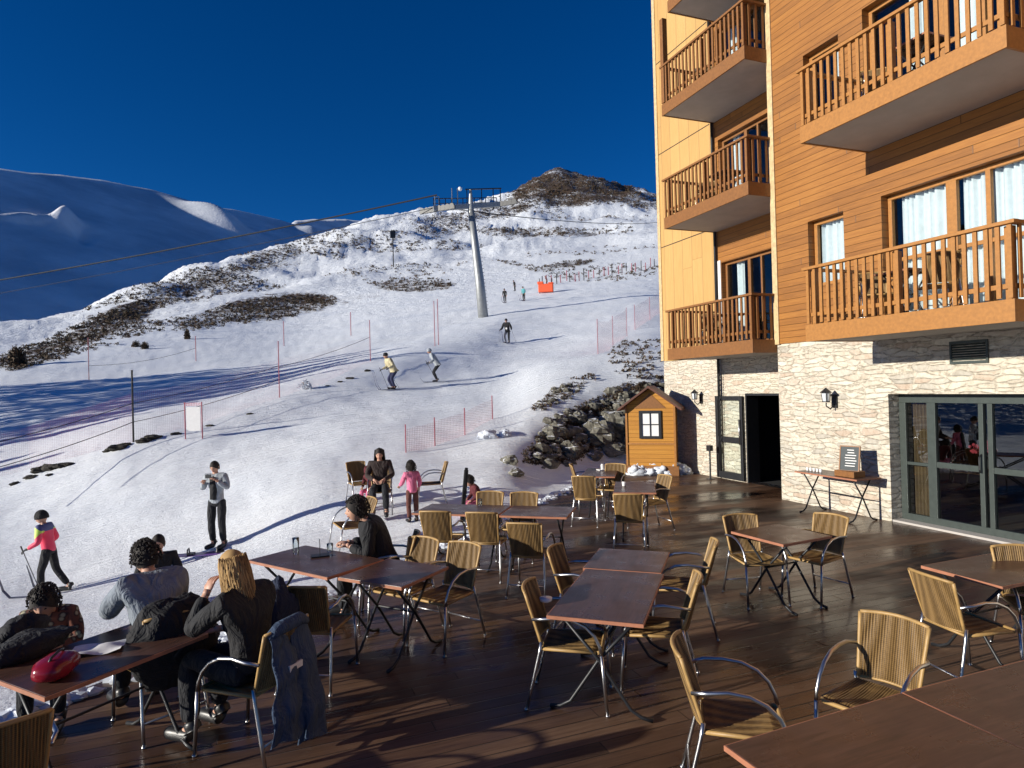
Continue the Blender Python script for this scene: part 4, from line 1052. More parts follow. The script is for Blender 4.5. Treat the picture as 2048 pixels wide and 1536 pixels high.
UPPER = ('spine', 'chest', 'neck', 'head', 'shL', 'shR', 'elL', 'elR', 'wrL', 'wrR')
def head_mb(b, c, fwd, up, s=1.0, mi=0, eye=1, lip=2):
    f = fwd.normalized(); u = (up - f*up.dot(f)).normalized(); r = f.cross(u)
    B = Matrix((r, f, u)).transposed()
    def fn(q):
        x, y, z = q.x, q.y, q.z
        w_ = .076*(1 - .22*max(0, -z)**1.4); d_ = .094; h_ = .116
        X = x*w_; Y = y*d_; Zz = z*h_
        if y > 0:
            fc = max(0, y)
            Y -= .012*fc*max(0, -z-.2) ; Y += .010*fc*math.exp(-((z+.75)/.22)**2)*math.exp(-(x/.35)**2)       # chin
            Y += .024*math.exp(-((z+.14)/.16)**2)*math.exp(-(x/.16)**2)*fc                                         # nose
            Y -= .010*math.exp(-((z-.06)/.13)**2)*math.exp(-((abs(x)-.38)/.17)**2)*fc                             # eye sockets
            Y += .006*math.exp(-((z-.24)/.10)**2)*fc; Y += .005*math.exp(-((z+.48)/.08)**2)*math.exp(-(x/.3)**2)*fc
        return Vector((X, Y, Zz))
    n0 = len(b.v)
    b.ball((0,0,0), 1.0, 28, 22, mi, fn)
    for sx in (-1, 1):
        b.ball((sx*.077, -.005, -.004), (.010, .022, .030), 8, 6, mi)
        b.ball((sx*.029, .079, .008), (.012, .008, .007), 8, 6, eye)
    b.ball((0, .088, -.057), (.024, .008, .006), 8, 5, lip)
    for i in range(n0, len(b.v)): b.v[i] = tuple(c + B @ (Vector(b.v[i])*s))
def hand_mb(b, w_, d, s=1.0, mi=0, curl=.9, thumb=1, dn=None):
    """palm, four unequal bent fingers and a thumb; d: direction from the wrist"""
    d = d.normalized(); up = dn or Vector((0, 0, -1)); a = d.cross(up)
    if a.length < .1: a = Vector((1, 0, 0))
    a = a.normalized(); c = a.cross(d).normalized()*1.0        # c: towards the palm
    n0 = len(b.v); B = Matrix((a, d, c)).transposed()
    b.ball((0, .045, 0), (.038, .05, .015), 12, 8, mi); b.tube([(0,-.02,0), (0,.02,0)], [.024, .026], 10, mi)
    for k, (x, L) in enumerate(((-.028, .062), (-.010, .072), (.009, .067), (.027, .052))):
        p = Vector((x, .082, 0)); pts = [p - Vector((0, .02, 0)), p]; ang = 0
        for j in range(3):
            ang += curl*(.45 + .12*k*.5); p = p + Vector((0, math.cos(ang), math.sin(ang)))*L*(.45, .32, .25)[j]; pts.append(p)
        b.tube(pts, [.0095, .0095, .0088, .008, .0062], 7, mi)
    b.tube([(-.025*thumb, .02, .004), (-.05*thumb, .045, .014), (-.056*thumb, .072, .026), (-.05*thumb, .092, .034)], [.012, .011, .0095, .007], 7, mi)
    for i in range(n0, len(b.v)): b.v[i] = tuple(w_ + B @ (Vector(b.v[i])*s))
def hair_obj(t, J, f, u, kind, mat, s=1.0, label=None):
    c = J['head']; f = f.normalized(); u = (u - f*u.dot(f)).normalized(); r = f.cross(u); B = Matrix((r, f, u)).transposed()
    b = MB(); P = lambda x, y, z: c + B @ (Vector((x, y, z))*s)
    rnd = random.Random(int(abs(c.x*1000))+len(kind))
    def cap(k, z0, yb):
        rows = []
        for i in range(15):
            th = PI*.0 + i/14*PI*.62; row = []
            for j in range(24):
                a = 2*PI*j/24; fr = max(0, math.cos(a)); lim = 1 - .42*fr**1.5
                th2 = th*lim*(1.12 if math.cos(a) < -.2 else 1)
                q = Vector((math.sin(th2)*math.sin(a)*.086, math.sin(th2)*math.cos(a)*.104 - .006, math.cos(th2)*.128))*k
                q *= 1 + .035*noise.fractal(q*28, 1, 2, 3)
                row.append(P(*q))
            rows.append(row)
        b.grid(rows, closed=True)
    if kind == 'short': cap(1.0, 0, 0)
    x_seed = c.x*10 + c.z
    if kind in ('curly', 'bush'):
        k0 = 1.08 if kind == 'curly' else 1.2
        cap(k0*.95, 0, 0)
        for i in range(900 if kind == 'curly' else 1100):
            a = rnd.uniform(0, 2*PI); th = rnd.uniform(0, 1.9 if kind == 'curly' else 2.25); fr = math.cos(a)
            if fr > .35 and th > 1.0: continue
            q = Vector((math.sin(th)*math.sin(a)*.098, math.sin(th)*math.cos(a)*.112 - .012, math.cos(th)*.132))*k0*rnd.uniform(.95, 1.03)*(1+.07*noise.noise(Vector((x_seed, a*1.3, th*1.6))))
            b.ball(P(*q), rnd.uniform(.0045, .0085)*s, 5, 3)
    if kind == 'long':
        cap(1.02, 0, 0)
        for i in range(420):
            a = PI + rnd.uniform(-1.8, 1.8); x = math.sin(a)*.088; y = math.cos(a)*.104
            zt = .02 + rnd.uniform(0, .07); L = rnd.uniform(.26, .44); pts = []
            for k in range(6):
                q = k/5; wv = .006*math.sin(q*9 + i*.4); pts.append(P(x*(1+.22*math.sin(q*2.2)) + wv + rnd.uniform(-.003, .003), y*(1+.12*q) - .008 - .02*q + wv, zt - L*q))
            b.tube(pts, [.004*s, .0055*s, .0055*s, .005*s, .0035*s, .0008*s], 4)
    if kind == 'hat':
        rows = []
        for i in range(10):
            z = -.01 + .14*math.sin(i/9*PI/2); rr_ = .108*math.cos(i/9*PI/2)**.7
            rows.append([P(math.sin(2*PI*j/18)*rr_*.9, math.cos(2*PI*j/18)*rr_*1.08 - .004, z + .02) for j in range(18)])
        b.grid(rows, closed=True); b.tube([P(math.sin(2*PI*j/18)*.088, math.cos(2*PI*j/18)*.108 - .004, .016) for j in range(19)], .016*s, 6)
    if kind == 'helmet':
        b.ball((0,0,0), 1.0, 20, 14, fn=lambda q: Vector((q.x*.105, q.y*.122 - .008, max(-.02, q.z*.135+.01))));
        b.v[:] = [tuple(P(*v)) for v in b.v]
    o = b.obj('hat' if kind == 'hat' else 'helmet' if kind == 'helmet' else 'hair', mat, t, smooth=True)
    if label: o['label'] = label
    return o
def person(label, J, loc, rz, jacket, trousers, boots='dark', hair=('short', None), look=(0, 1, 0), headup=(0, 0, 1), s=1.0, hs=1.0, group=None, glove=None, puffy=1.0, curl=.9, cat='person'):
    t = thing('person', label, cat, tuple(loc), rz, group); t.scale = (s, s, s)
    f = Vector(look); u = Vector(headup)
    k = ['pelvis','spine','chest','neck','shL','elL','wrL','shR','elR','wrR','hiL','knL','anL','toL','hiR','knR','anR','toR']
    P = [J[q] for q in k]; ix = {q: i for i, q in enumerate(k)}; hb_ = J['neck'].lerp(J['head'], .55)
    P.append(hb_); ix['hb'] = len(P)-1
    E_ = [(0,1),(1,2),(2,3),(2,4),(4,5),(5,6),(2,7),(7,8),(8,9),(0,10),(10,11),(11,12),(12,13),(0,14),(14,15),(15,16),(16,17),(3,len(P)-1)]
    rad = dict(pelvis=(.105,.08), spine=(.095,.07), chest=(.105,.075), neck=.055, shL=.048, elL=.042, wrL=.027, hiL=.070, knL=.050, anL=.034, toL=.024, hb=.05)
    rr = [rad.get(q, rad.get(q[:-1]+'L', .05)) for q in k] + [.05]
    vs, fs = skinmesh(P, E_, rr)
    b = MB(); b.add(vs, fs, 0)
    head_mb(b, J['head'], f, u, hs)
    gl = 3 if glove else 0
    for sd in ('L', 'R'):
        hand_mb(b, J['wr'+sd] , (J['wr'+sd]-J['el'+sd]), 1.0, gl, curl, 1 if sd == 'R' else -1)
    mats = [skin_m, dark_hair, plain_lip, glove or skin_m]
    body = b.obj('body', mats, t, smooth=True)
    # jacket: torso and sleeves, ends at the wrists and hips
    jk = ['spine','chest','neck','shL','elL','wrL','shR','elR','wrR','pelvis']
    JJ = {q: J[q].copy() for q in jk}; JJ['wrL'] = J['elL'].lerp(J['wrL'], .93); JJ['wrR'] = J['elR'].lerp(J['wrR'], .93)
    JJ['neck'] = J['chest'].lerp(J['neck'], .86); dn_ = (J['pelvis'] - J['spine']); JJ['pelvis'] = J['pelvis'] + dn_*(.62 if J['pelvis'].z > .7 else .25)
    P2 = [JJ[q] for q in jk]; E2 = [(0,1),(1,2),(1,3),(3,4),(4,5),(1,6),(6,7),(7,8),(0,9)]
    a = puffy; r2 = [(.150*a,.125*a),(.170*a,.132*a),.080,.080*a,.062*a,.044*a,.080*a,.062*a,.044*a,(.168*a,.140*a)]
    vs, fs = skinmesh(P2, E2, r2); b = MB(); 
    for i in range(len(vs)):
        vs[i] = vs[i] + Vector((0,0,0)) + noise.noise_vector(vs[i]*7 + Vector((label.__len__(), 0, 0)))*.012
    b.add(vs, fs); b.obj('jacket', jacket, t, smooth=True)
    tk = ['pelvis','hiL','knL','anL','hiR','knR','anR']; P3 = [J[q].copy() for q in tk]; P3[3] = J['knL'].lerp(J['anL'], .9); P3[6] = J['knR'].lerp(J['anR'], .9)
    vs, fs = skinmesh(P3, [(0,1),(1,2),(2,3),(0,4),(4,5),(5,6)], [(.115,.10),.098,.076,.066,.098,.076,.066])
    for i in range(len(vs)): vs[i] = vs[i] + noise.noise_vector(vs[i]*6)*.010
    b = MB(); b.add(vs, fs); b.obj('trousers', trousers, t, smooth=True)
    for sd in 'LR':
        an, to = J['an'+sd], J['to'+sd]; b = MB(); d = (to-an); d.z = 0; d = d.normalized()
        hl = Vector((an.x, an.y, to.z)) - d*.06
        vs, fs = skinmesh([hl + Vector((0,0,.012)), to + Vector((0,0,.012)), an + Vector((0,0,.08)), to + d*.06 + Vector((0,0,.004))], [(0,1),(0,2),(1,3)], [.052,.052,.062,.040]); b.add(vs, fs)
        b.obj('boot', BOOT[boots], t, smooth=True)
    if hair[0]: hair_obj(t, J, f, u, hair[0], hair[1] or dark_hair, hs)
    return t
plain_lip = plain('lips', (.35, .12, .10), .5)
BOOT = dict(dark=plain('dark_boot', (.02, .02, .022), .4), brown=plain('brown_boot', (.10, .06, .04), .6), light=plain('light_boot', (.5, .5, .5), .4))
def skis(t, J, yawd=0, L=1.65, col=(.10, .11, .16), poles=True, s=1.0):
    """two skis under the boots and a pole in each hand, children of the skier they are strapped to"""
    m = plain('ski_top', col, .35)
    for sd in 'LR':
        an = J['an'+sd]; a = R(yawd); c_, s_ = math.cos(a), math.sin(a); rows = []
        for i in range(13):
            q = -L*.45 + L*i/12; z = .0 + (max(0, (q - L*.38))**2*9) ; w_ = .037 if i < 12 else .015
            rows.append([an + Vector((-s_*q + c_*w_*k, c_*q + s_*w_*k, -an.z + z + dz)) for k, dz in ((-1, 0), (1, 0), (1, .014), (-1, .014))])
        b = MB(); b.grid(rows, closed=True); b.obj('ski', m, t)
        if poles:
            w_ = J['wr'+sd]; e = J['wr'+sd] + (J['wr'+sd]-J['el'+sd]).normalized()*.08
            tip = Vector((e.x*1.5, e.y - .45, 0.02)); top = e + (e-tip).normalized()*.12
            b = MB(); b.tube([top, tip], [.009, .006], 6); b.tube([top, e-(e-tip).normalized()*.02], .014, 6); q = tip.lerp(top, .08); dd = (top-tip).normalized(); b.tube([q, q+dd*.008], .045, 10)
            b.obj('ski_pole', BOOT['dark'], t)
GP = 'people on the terrace and the snow beside it'; GS = 'skiers coming down the piste'
grey_j = cloth('grey_jacket', (.20, .23, .27)); black_j = cloth('black_jacket', (.012, .012, .014)); black_t = cloth('black_trousers', (.010, .011, .015)); denim = cloth('denim', (.035, .06, .11), bump=.5)
light_grey = cloth('light_grey_jacket', (.34, .37, .40)); pink = cloth('pink_jacket', (.70, .18, .30)); dred = cloth('dark_red', (.10, .015, .02)); brown = cloth('brown_cloth', (.12, .04, .03))
def on(px, py, z): return onz(px, py, z)
# seated man in the grey jacket, back to us, leaning over the table
J = pose(SIT, lean=20, wrL=(-.10,.54,.82), elL=(-.25,.28,.80), wrR=(.10,.50,.82), elR=(.25,.26,.80))
p = on(318, 1305, .50); p.z = 0
rz = yaw(312)
person('person in a grey jacket with dark curly hair, seated with the back to us', J, p, rz, grey_j, black_t, hair=('curly', None), group=GP, look=(-.1, 1, -.35), puffy=1.2)
g2 = 'wicker bistro chairs on the terrace'
chair(0, 0, 312, 'chair under the person in the grey jacket, hardly showing', g2, pos=(p.x, p.y, 0))
dm = Vector((-math.sin(rz), math.cos(rz), 0))
lump('coat_on_chair', black_cloth, p - dm*.30 + Vector((0,0,.66)), (.31, .15, .31), 5, 'black coat added to darken the chair of the person in grey', 'coat', amp=.2, flat=-1, rz=rz)  # black cloth added over the sunlit backrest to turn it dark
# blonde woman, hand at her face
J = pose(SIT, lean=10, wrL=(-.10,.27,1.05), elL=(-.24,.28,.82), elR=(.25,.16,.76), wrR=(.10,.38,.72), knL=(-.12,.42,.60), knR=(.12,.42,.56))
p = on(500, 1345, .50); p.z = 0
blonde = M['blonde']
person('person with long blonde hair in a black jacket, seated, one hand at the face', J, p, yaw(292), black_j, black_t, hair=('long', blonde), group=GP, look=(.1, 1, -.2), puffy=1.02)
chair(0, 0, 292, 'chair under the blonde person, one bent metal arm showing in front', g2, pos=(p.x, p.y, 0))
# denim coat hanging from the back of her chair down to the floor
d_ = Vector((-math.sin(yaw(292)), math.cos(yaw(292)), 0)); sd_ = Vector((d_.y, -d_.x, 0)); cb = p - d_*.33
coat = thing('denim_coat', 'blue denim coat hanging over a chair back down to the floor', 'coat', tuple(cb), yaw(292))
for s_, x0 in ((-1, -.12), (1, .12)):
    rows = []; x0 *= .72
    for i in range(40):
        q = i/39; z = .86 - (.78 - (.10 if s_ < 0 else 0))*q; hw = .085 + .03*math.sin(q*2.2) ; cx_ = x0*(1+.30*q) + .012*math.sin(q*7+s_); off = .0 - .05*math.sin(q*2.6) - .06*q
        rr_ = []
        for k in range(36):
            a_ = 2*PI*k/36; fold = 1 + .20*math.sin(4*a_ + 3*q + s_) * (.3+.7*q) + .16*noise.noise(Vector((math.cos(a_)*2, math.sin(a_)*2, q*5+s_*9)))
            rr_.append(Vector((cx_ + hw*math.cos(a_)*fold, off + (.022+.026*q)*math.sin(a_)*fold + .012*math.sin(q*17+a_), z + .02*math.sin(a_*2)*q)))
        rows.append(rr_)
    b = MB(); b.grid(rows, closed=True); b.obj('coat_panel', denim, coat, smooth=True)
b = MB(); b.tube([(-.18,.0,.83),(-.10,-.02,.875),(.10,-.02,.875),(.18,.0,.83)], [.03,.045,.045,.03], 12); b.obj('collar', denim, coat, smooth=True)
b = MB(); b.box((-.10,-.105,.60),(.02,-.09,.64)); b.obj('label_patch', M['white_paint'], coat)
# navy jacket on the neighbouring chair, enlarged to stand in for shade there
q = on(600, 1225, .66); o = lump('jacket_on_chair', cloth('navy_cloth', (.012, .02, .05)), q - FWD*.12 - RIGHT*.16, (.17, .12, .28), 11, 'navy jacket hung on the dark backed chair', 'jacket', amp=.3, flat=-1)
# person beyond, only the head showing over the grey jacket
p = hit(325, 1150); J = pose(SIT, lean=-4); 
p = dep(318, 1140, 8.0); p.z = gz(p.x, p.y) - .30
person('person sitting low in the snow, only the head showing over the grey jacket', J, p, yaw(150), black_j, black_t, hair=('short', None), group=GP, look=(.25, 1, -.15), s=.9)
# child with the patterned jacket at the table
J = pose(SIT, lean=26, wrL=(-.12,.40,.74), wrR=(.12,.40,.74), elL=(-.24,.2,.72), elR=(.24,.2,.72))
p = on(112, 1318, .40); p.z = .0
patt = NT('patterned_cloth'); o_ = patt.obj(); vv = patt.n('TexVoronoi', _Scale=16.); patt.l(o_, vv.inputs['Vector']); patt.col(patt.ramp(vv.outputs['Distance'], [(.2, (.45, .42, .28)), (.4, (.05, .03, .03)), (.6, (.22, .08, .05))])); 
person('child with bushy dark hair in a patterned jacket, bent over the table', J, p, yaw(160), patt.set(Roughness=.9), black_t, hair=('bush', None), group=GP, look=(0, 1, -.5), s=.80, hs=1.12)
lump('goggles_bag', black_cloth, on(45, 1262, .80), (.20, .13, .10), 21, 'dark bag slumped beside the child at the left edge', 'bag', rz=yaw(90))
# woman with curly hair beyond the table by the snow
J = pose(SIT, lean=24, elL=(-.25,.14,.72), wrL=(-.12,.36,.80), elR=(.26,.14,.74), wrR=(.14,.38,.78))
p = on(770, 1148, .45); p.z = 0
person('person with bushy dark hair in a black coat, seated behind the snow side table', J, p, yaw(262), black_j, black_t, hair=('bush', None), group=GP, look=(-.35, 1, -.05), puffy=1.22)
chair(0, 0, 262, 'chair under the person in the black coat', g2, pos=(p.x, p.y, 0))
# standing man
J = pose(STAND, lean=3, elL=(-.27,.05,1.18), wrL=(-.13,.20,1.36), elR=(.28,.03,1.17), wrR=(.15,.20,1.33), head=(0,.05,1.61))
p = hit(436, 1096)
o = person('person standing on the snow in an open light grey jacket, hands raised to the face', J, p, yaw(186), light_grey, black_t, hair=('short', None), group=GP, look=(0, 1, -.45))
b = MB(); b.box((-.055, .108, .98), (.055, .150, 1.42)); b.ball((0, .10, 1.2), (.075, .062, .24), 14, 10); b.obj('jumper', black_j, o, smooth=True)
b = MB(); b.box((-.06, .27, 1.42), (.06, .285, 1.49)); b.obj('phone', BOOT['dark'], o)
# skier in red
J = pose(STAND, lean=10, elL=(-.30,.04,1.14), wrL=(-.30,.26,1.02), elR=(.30,.0,1.12), wrR=(.27,.18,.98), knL=(-.12,.10,.50), knR=(.12,-.06,.50), anL=(-.12,.12,.09), anR=(.13,-.32,.11), toL=(-.12,.30,.05), toR=(.13,-.14,.05))
p = hit(100, 1188)
def redj():
    t = NT('red_ski_jacket'); s_ = t.n('SeparateXYZ'); t.l(t.obj(), s_.inputs[0])
    t.col(t.ramp(t.math('ADD', s_.outputs['Z'], t.math('MULTIPLY', t.noise(t.obj(), 6), .10)), [(0.0, (.75, .05, .10)), (.5, (.75, .05, .10))]))
    c = t.mix(t.math('GREATER_THAN', t.math('ADD', s_.outputs['Z'], t.math('MULTIPLY', s_.outputs['Y'], 1.1)), 1.33), (.78, .05, .12), (.55, .75, .12))
    c = t.mix(t.math('GREATER_THAN', t.math('SUBTRACT', s_.outputs['Z'], t.math('MULTIPLY', s_.outputs['Y'], .6)), 1.36), c, (.06, .07, .20))
    t.col(c); return t.set(Roughness=.6)
o = person('skier in a red jacket with yellow chest walking left at the bottom of the slope', J, p, yaw(262), redj(), black_t, hair=('helmet', black_j), group=None, look=(0, 1, -.1), s=.86, hs=1.12, glove=BOOT['dark'])
skis(o, J, L=1.5)
# woman seated on the snow side chair and child before her
p = on(758, 1035, 0); p = dep(762, 1022, 13.0); p.z = gz(p.x, p.y)
J = pose(SIT, lean=4, wrL=(-.08,.34,.72), wrR=(.08,.34,.72))
person('person in dark clothes seated in the group of three on the snow', J, p, yaw(172), cloth('dark_brown_coat', (.03, .018, .016)), black_t, hair=('long', dark_hair), group=GP, look=(0, 1, -.25), s=.98)
chair(0, 0, 172, 'wicker chair standing on the snow under the dark seated person', g2, pos=(p.x, p.y, p.z))
p2 = dep(722, 1012, 13.6); p2.z = gz(p2.x, p2.y)
chair(0, 0, 150, 'empty wicker chair on the snow, left of the seated group of three', g2, pos=(p2.x, p2.y, p2.z))
p3 = dep(862, 1025, 13.4); p3.z = gz(p3.x, p3.y); chair(0, 0, 260, 'dark empty chair on the snow right of the pink child', g2, pos=(p3.x, p3.y, p3.z))
p4 = dep(697, 1068, 10.6); p4.z = gz(p4.x, p4.y); chair(0, 0, 235, 'chair on the snow in front of the group, turned aside and half sunk', g2, pos=(p4.x, p4.y, p4.z-.06), tilt=(R(4), R(-6)))
J = pose(dict(SIT), lean=14)
p = hit(744, 1012)
person('small child in dark red crouching in front of the dark seated person', J, p, yaw(200), dred, pink, hair=('hat', dred), group=GP, look=(0, 1, -.5), s=.62, hs=1.3)
J = pose(STAND, lean=8, elL=(-.27,.10,1.16), wrL=(-.28,.32,1.06), elR=(.27,.06,1.14), wrR=(.25,.2,.98))
p = dep(826, 1048, 12.2); p.z = gz(p.x, p.y)
person('child in a pale pink jacket and brown trousers standing with the back to us', J, p, yaw(335), pink, brown, hair=('bush', None), group=GP, look=(-.2, 1, -.1), s=.64, hs=1.3, puffy=1.1)
J = pose(SIT, lean=22)
p = dep(958, 1012, 12.3); p.z = gz(p.x, p.y) - .15
person('child in dark top and pink trousers crouching right of the leaning post', J, p, yaw(250), dred, pink, hair=('curly', None), group=GP, look=(0, 1, -.3), s=.68, hs=1.25)
p = dep(922, 1000, 11.8); p.z = gz(p.x, p.y) - .05
b = MB(); b.bar((0,0,0), (.13, .05, .98), .07, .05); b.bar((.13,.05,.98), (.135,.05,1.02), .05, .04); o = b.obj('wooden_post', black_cloth); o.location = p; o.rotation_euler=(0,0,0); tag(o, 'dark leaning wooden post in the snow behind the long table row', 'post')
# piste skiers
sk = [(787, 779, 'skier in a pale yellow jacket, lower left of the pair crossing the piste', 235, cloth('cream_jacket', (.55, .48, .30)), cloth('navy_trousers', (.03, .035, .09)), .96, True),
      (874, 764, 'skier in a pale grey jacket, right one of the pair crossing the piste', 262, light_grey, black_t, .96, True),
      (1015, 686, 'skier in black with a white chest below the lift pylon', 196, black_j, black_t, 1.0, True)]
for i, (px, py, lb, dg, jk, tr, s_, ps) in enumerate(sk):
    wd = .35 if i == 0 else .12
    J = pose(STAND, lean=24 if i < 2 else 14, pelvis=(0,-.06,.84), spine=(0,-.04,1.0), hiL=(-.1,-.06,.80), hiR=(.1,-.06,.80), knL=(-.14,.16,.46), knR=(.14,.16,.46), elL=(-.34,.14,1.0), wrL=(-.40,.38,.92), elR=(.34,.12,1.0), wrR=(.38,.34,.90))
    for q in ('spine','chest','neck','head','shL','shR'): J[q] = J[q] + Vector((0, 0, -.06))
    p = hit(px, py); o = person(lb, J, p, yaw(dg), jk, tr, hair=('hat' if i != 1 else 'helmet', light_grey if i == 1 else black_j), group=GS, look=(0, 1, -.1), s=s_, glove=BOOT['dark'], puffy=1.22)
    skis(o, J, L=1.7)
    if i == 2: b = MB(); b.ball((0,.13,1.05), (.09,.05,.14), 10, 8); b.obj('chest_patch', M['white_paint'], o, smooth=True)
far = [(1010, 606, 'distant skier in black left of the turquoise one, beyond the pylon', black_j, .95), (1048, 602, 'distant skier in turquoise and grey left of the orange barrier', cloth('turquoise_jacket', (.10, .35, .38)), .95),
       (1030, 582, 'farthest dark figure above the turquoise skier', black_j, .9), (1094, 572, 'figure in dark clothes standing behind the orange barrier', dred, .9)]
for i, (px, py, lb, jk, s_) in enumerate(far):
    J = pose(STAND, lean=10 + 4*i); p = hit(px, py); o = person(lb, J, p, yaw(200 + 20*i), jk, black_t, hair=('hat', black_j), group=GS, s=s_)
    if i < 2: skis(o, J, poles=False)
# snowboard lying in the snow left of the standing man
p = hit(412, 1112); rows = []
for i in range(17):
    q = -1 + i/8; w_ = .14*(1-abs(q)**6*.8); rows.append([Vector((q*.78, -w_, .012 + .10*abs(q)**8)), Vector((q*.78, w_, .012 + .10*abs(q)**8)), Vector((q*.78, w_, .024 + .10*abs(q)**8)), Vector((q*.78, -w_, .024 + .10*abs(q)**8))])
t = thing('snowboard', 'purple snowboard lying on the snow below the standing person', 'snowboard', tuple(p + Vector((0, 0, .03))), yaw(75) + PI/2)
b = MB(); b.grid(rows, closed=True); b.obj('deck_board', plain('purple_top', (.16, .07, .30), .3, var=.5, nscale=4), t, smooth=False)
for x_ in (-.26, .26):
    b = MB(); b.box((x_-.06, -.09, .024), (x_+.06, .09, .05)); b.tube([(x_-.05,-.09,.05),(x_-.05,-.07,.13),(x_-.05,.07,.13),(x_-.05,.09,.05)], .014, 6); b.obj('binding', BOOT['dark'], t)

# ------------------------------------------------------------------ piste furniture
g3 = 'thin poles of the piste net'
POL = [(178,760,675,.012),(267,884,740,.022),(392,722,672,.010),(559,795,682,.016),(568,692,642,.009),(702,671,624,.009),(741,722,640,.014),(877,690,598,.014),(870,692,602,.009)]
tops = []
for i, (px, py, pt, r_) in enumerate(POL):
    p = hit(px, py); d_ = (p-EYE).dot(FWD); hh = (py-pt)*d_/FPX
    b = MB(); b.tube([(0,0,-.3), (0,0,hh)], max(r_*1.3, .012*d_/20), 6)
    m = 'rope' if i == 1 else 'polered'
    if 'polered' not in M: M['polered'] = plain('pole_red', (.30, .06, .09), .6)
    o = b.obj('net_pole', M[m]); o.location = p
    names = ['leftmost thin red pole, near the dark bush','tall dark pole left of the white board','thin red pole above the white board','tall red pole right of the white board','faint red pole on the far edge, fifth from the left','faint red pole on the far edge, below the hillside scrub','red pole left of the pair of skiers','taller red pole just left of the lift pylon','fainter red pole doubling the one left of the pylon']
    tag(o, names[i], 'pole', g3); tops.append((p, hh))
def ropeline(a, b_, sag, r_, lab, name='rope', mat='rope', cat='rope', n=24):
    pts = [a.lerp(b_, i/n) - Vector((0, 0, sag*4*(i/n)*(1-i/n))) for i in range(n+1)]
    c0 = pts[0].copy(); b = MB(); b.tube([q-c0 for q in pts], r_, 5); o = b.obj(name, M[mat]); o.location = c0; return tag(o, lab, cat)
P_ = [q[0] for q in tops]
l0 = dep(-160, 965, 15.5); l0.z = gz(l0.x, l0.y) + 1.2
ropeline(l0, P_[1] + Vector((0,0,.62)), .12, .012, 'sagging dark rope left of the tall dark pole'); ropeline(P_[1] + Vector((0,0,.62)), P_[3] + Vector((0,0,.7)), .12, .010, 'rope between the tall dark pole and the tall red pole')
l1 = dep(-160, 900, 15.5); l1.z = gz(l1.x, l1.y) + 1.9
ropeline(l1, P_[1] + Vector((0,0,1.2)), .12, .012, 'upper rope left of the tall dark pole'); ropeline(P_[1] + Vector((0,0,1.2)), P_[3] + Vector((0,0,1.25)), .1, .010, 'upper rope between the tall dark pole and the tall red pole')
ropeline(P_[3] + Vector((0,0,1.2)), P_[6] + Vector((0,0,1.3)), .1, .010, 'rope between the tall red pole and the skiers')
ropeline(P_[0] + Vector((0,0,.9)), P_[2] + Vector((0,0,1.)), .3, .012, 'faint rope along the far edge of the piste')
# white board on two thin stakes
p = hit(388, 878); d_ = (p-EYE).dot(FWD); u_ = d_/FPX
t = thing('piste_sign', 'blank white board between two thin red stakes on the piste crest', 'sign', tuple(p), yaw(0))
b = MB(); b.box((-14*u_, -.02, 16*u_), (14*u_, .0, 64*u_)); b.obj('board', M['white_paint'], t)
for s_ in (-1, 1): b = MB(); b.tube([(s_*17*u_, 0, -.3), (s_*17*u_, 0, 74*u_)], .018, 6); b.obj('stake', M['polered'], t)
b = MB(); b.box((-17*u_, -.015, 66*u_), (17*u_, -.005, 73*u_)); b.obj('banner_strip', M['net'], t)
# nets
def net(pxs_, hs_, lab, posts=True, dz=0, mat='net'):
    pts = [hit(*q) for q in pxs_]; c0 = pts[0].copy()
    t = thing('safety_net', lab, 'net', tuple(c0), 0)
    n = 14; rows = []; acc = 0; L = 0
    b = MB(); A = []
    for i in range(len(pts)-1):
        for k in range(n):
            q = pts[i].lerp(pts[i+1], k/n); q.z = gz(q.x, q.y); A.append((q, hs_[i]+(hs_[i+1]-hs_[i])*k/n))
    A.append((pts[-1], hs_[-1]))
    for q, h_ in A: rows.append([q - c0 + Vector((.03*math.sin(q.x*4), 0, z*h_)) for z in (0, .25, .5, .75, 1)])
    b.grid(rows); o = b.obj('netting', M[mat], t)
    for i in range(0, len(pts) if posts else 0):
        q = pts[i]; b = MB(); b.tube([q - c0 + Vector((0,0,-.2)), q - c0 + Vector((0,0,hs_[i]+.12))], .016, 6); b.obj('pole', M['polered'], t)
    return t
net([(812, 905), (870, 892), (930, 870), (985, 838)], [.62, .66, .66, .6], 'sagging red safety net lying along the snow above the leaning post')
net([(1196, 708), (1226, 690), (1254, 672)], [1.55, 1.6, 1.7], 'upright red safety net on the right side of the piste')
net([(1270, 660), (1300, 640), (1330, 618)], [1.6, 1.6, 1.6], 'faint net continuing uphill beside the building corner')
net([(-140, 985), (60, 938), (267, 884), (400, 848), (559, 795), (650, 766), (741, 722)], [1.3, 1.3, 1.5, 1.4, 1.5, 1.4, 1.4], 'long faint pink netting hung along the poles on the piste crest', posts=False, mat='net_faint')
# stakes along the far edge of the piste
sn = random.Random(12)
for i in range(26):
    px = 1085 + i*9.4 + sn.uniform(-2, 2); py = 572 - i*1.55 + sn.uniform(-3, 3); p = hit(px, py); b = MB(); b.tube([(0,0,-.3),(0,0,sn.uniform(1.1, 1.8))], .07, 5)
    o = b.obj('marker_stake', M['polered'] if i % 3 else M['rope']); o.location = p; tag(o, 'tiny marker stake in the row along the far upper edge of the piste', 'stake', 'row of marker stakes high on the piste')
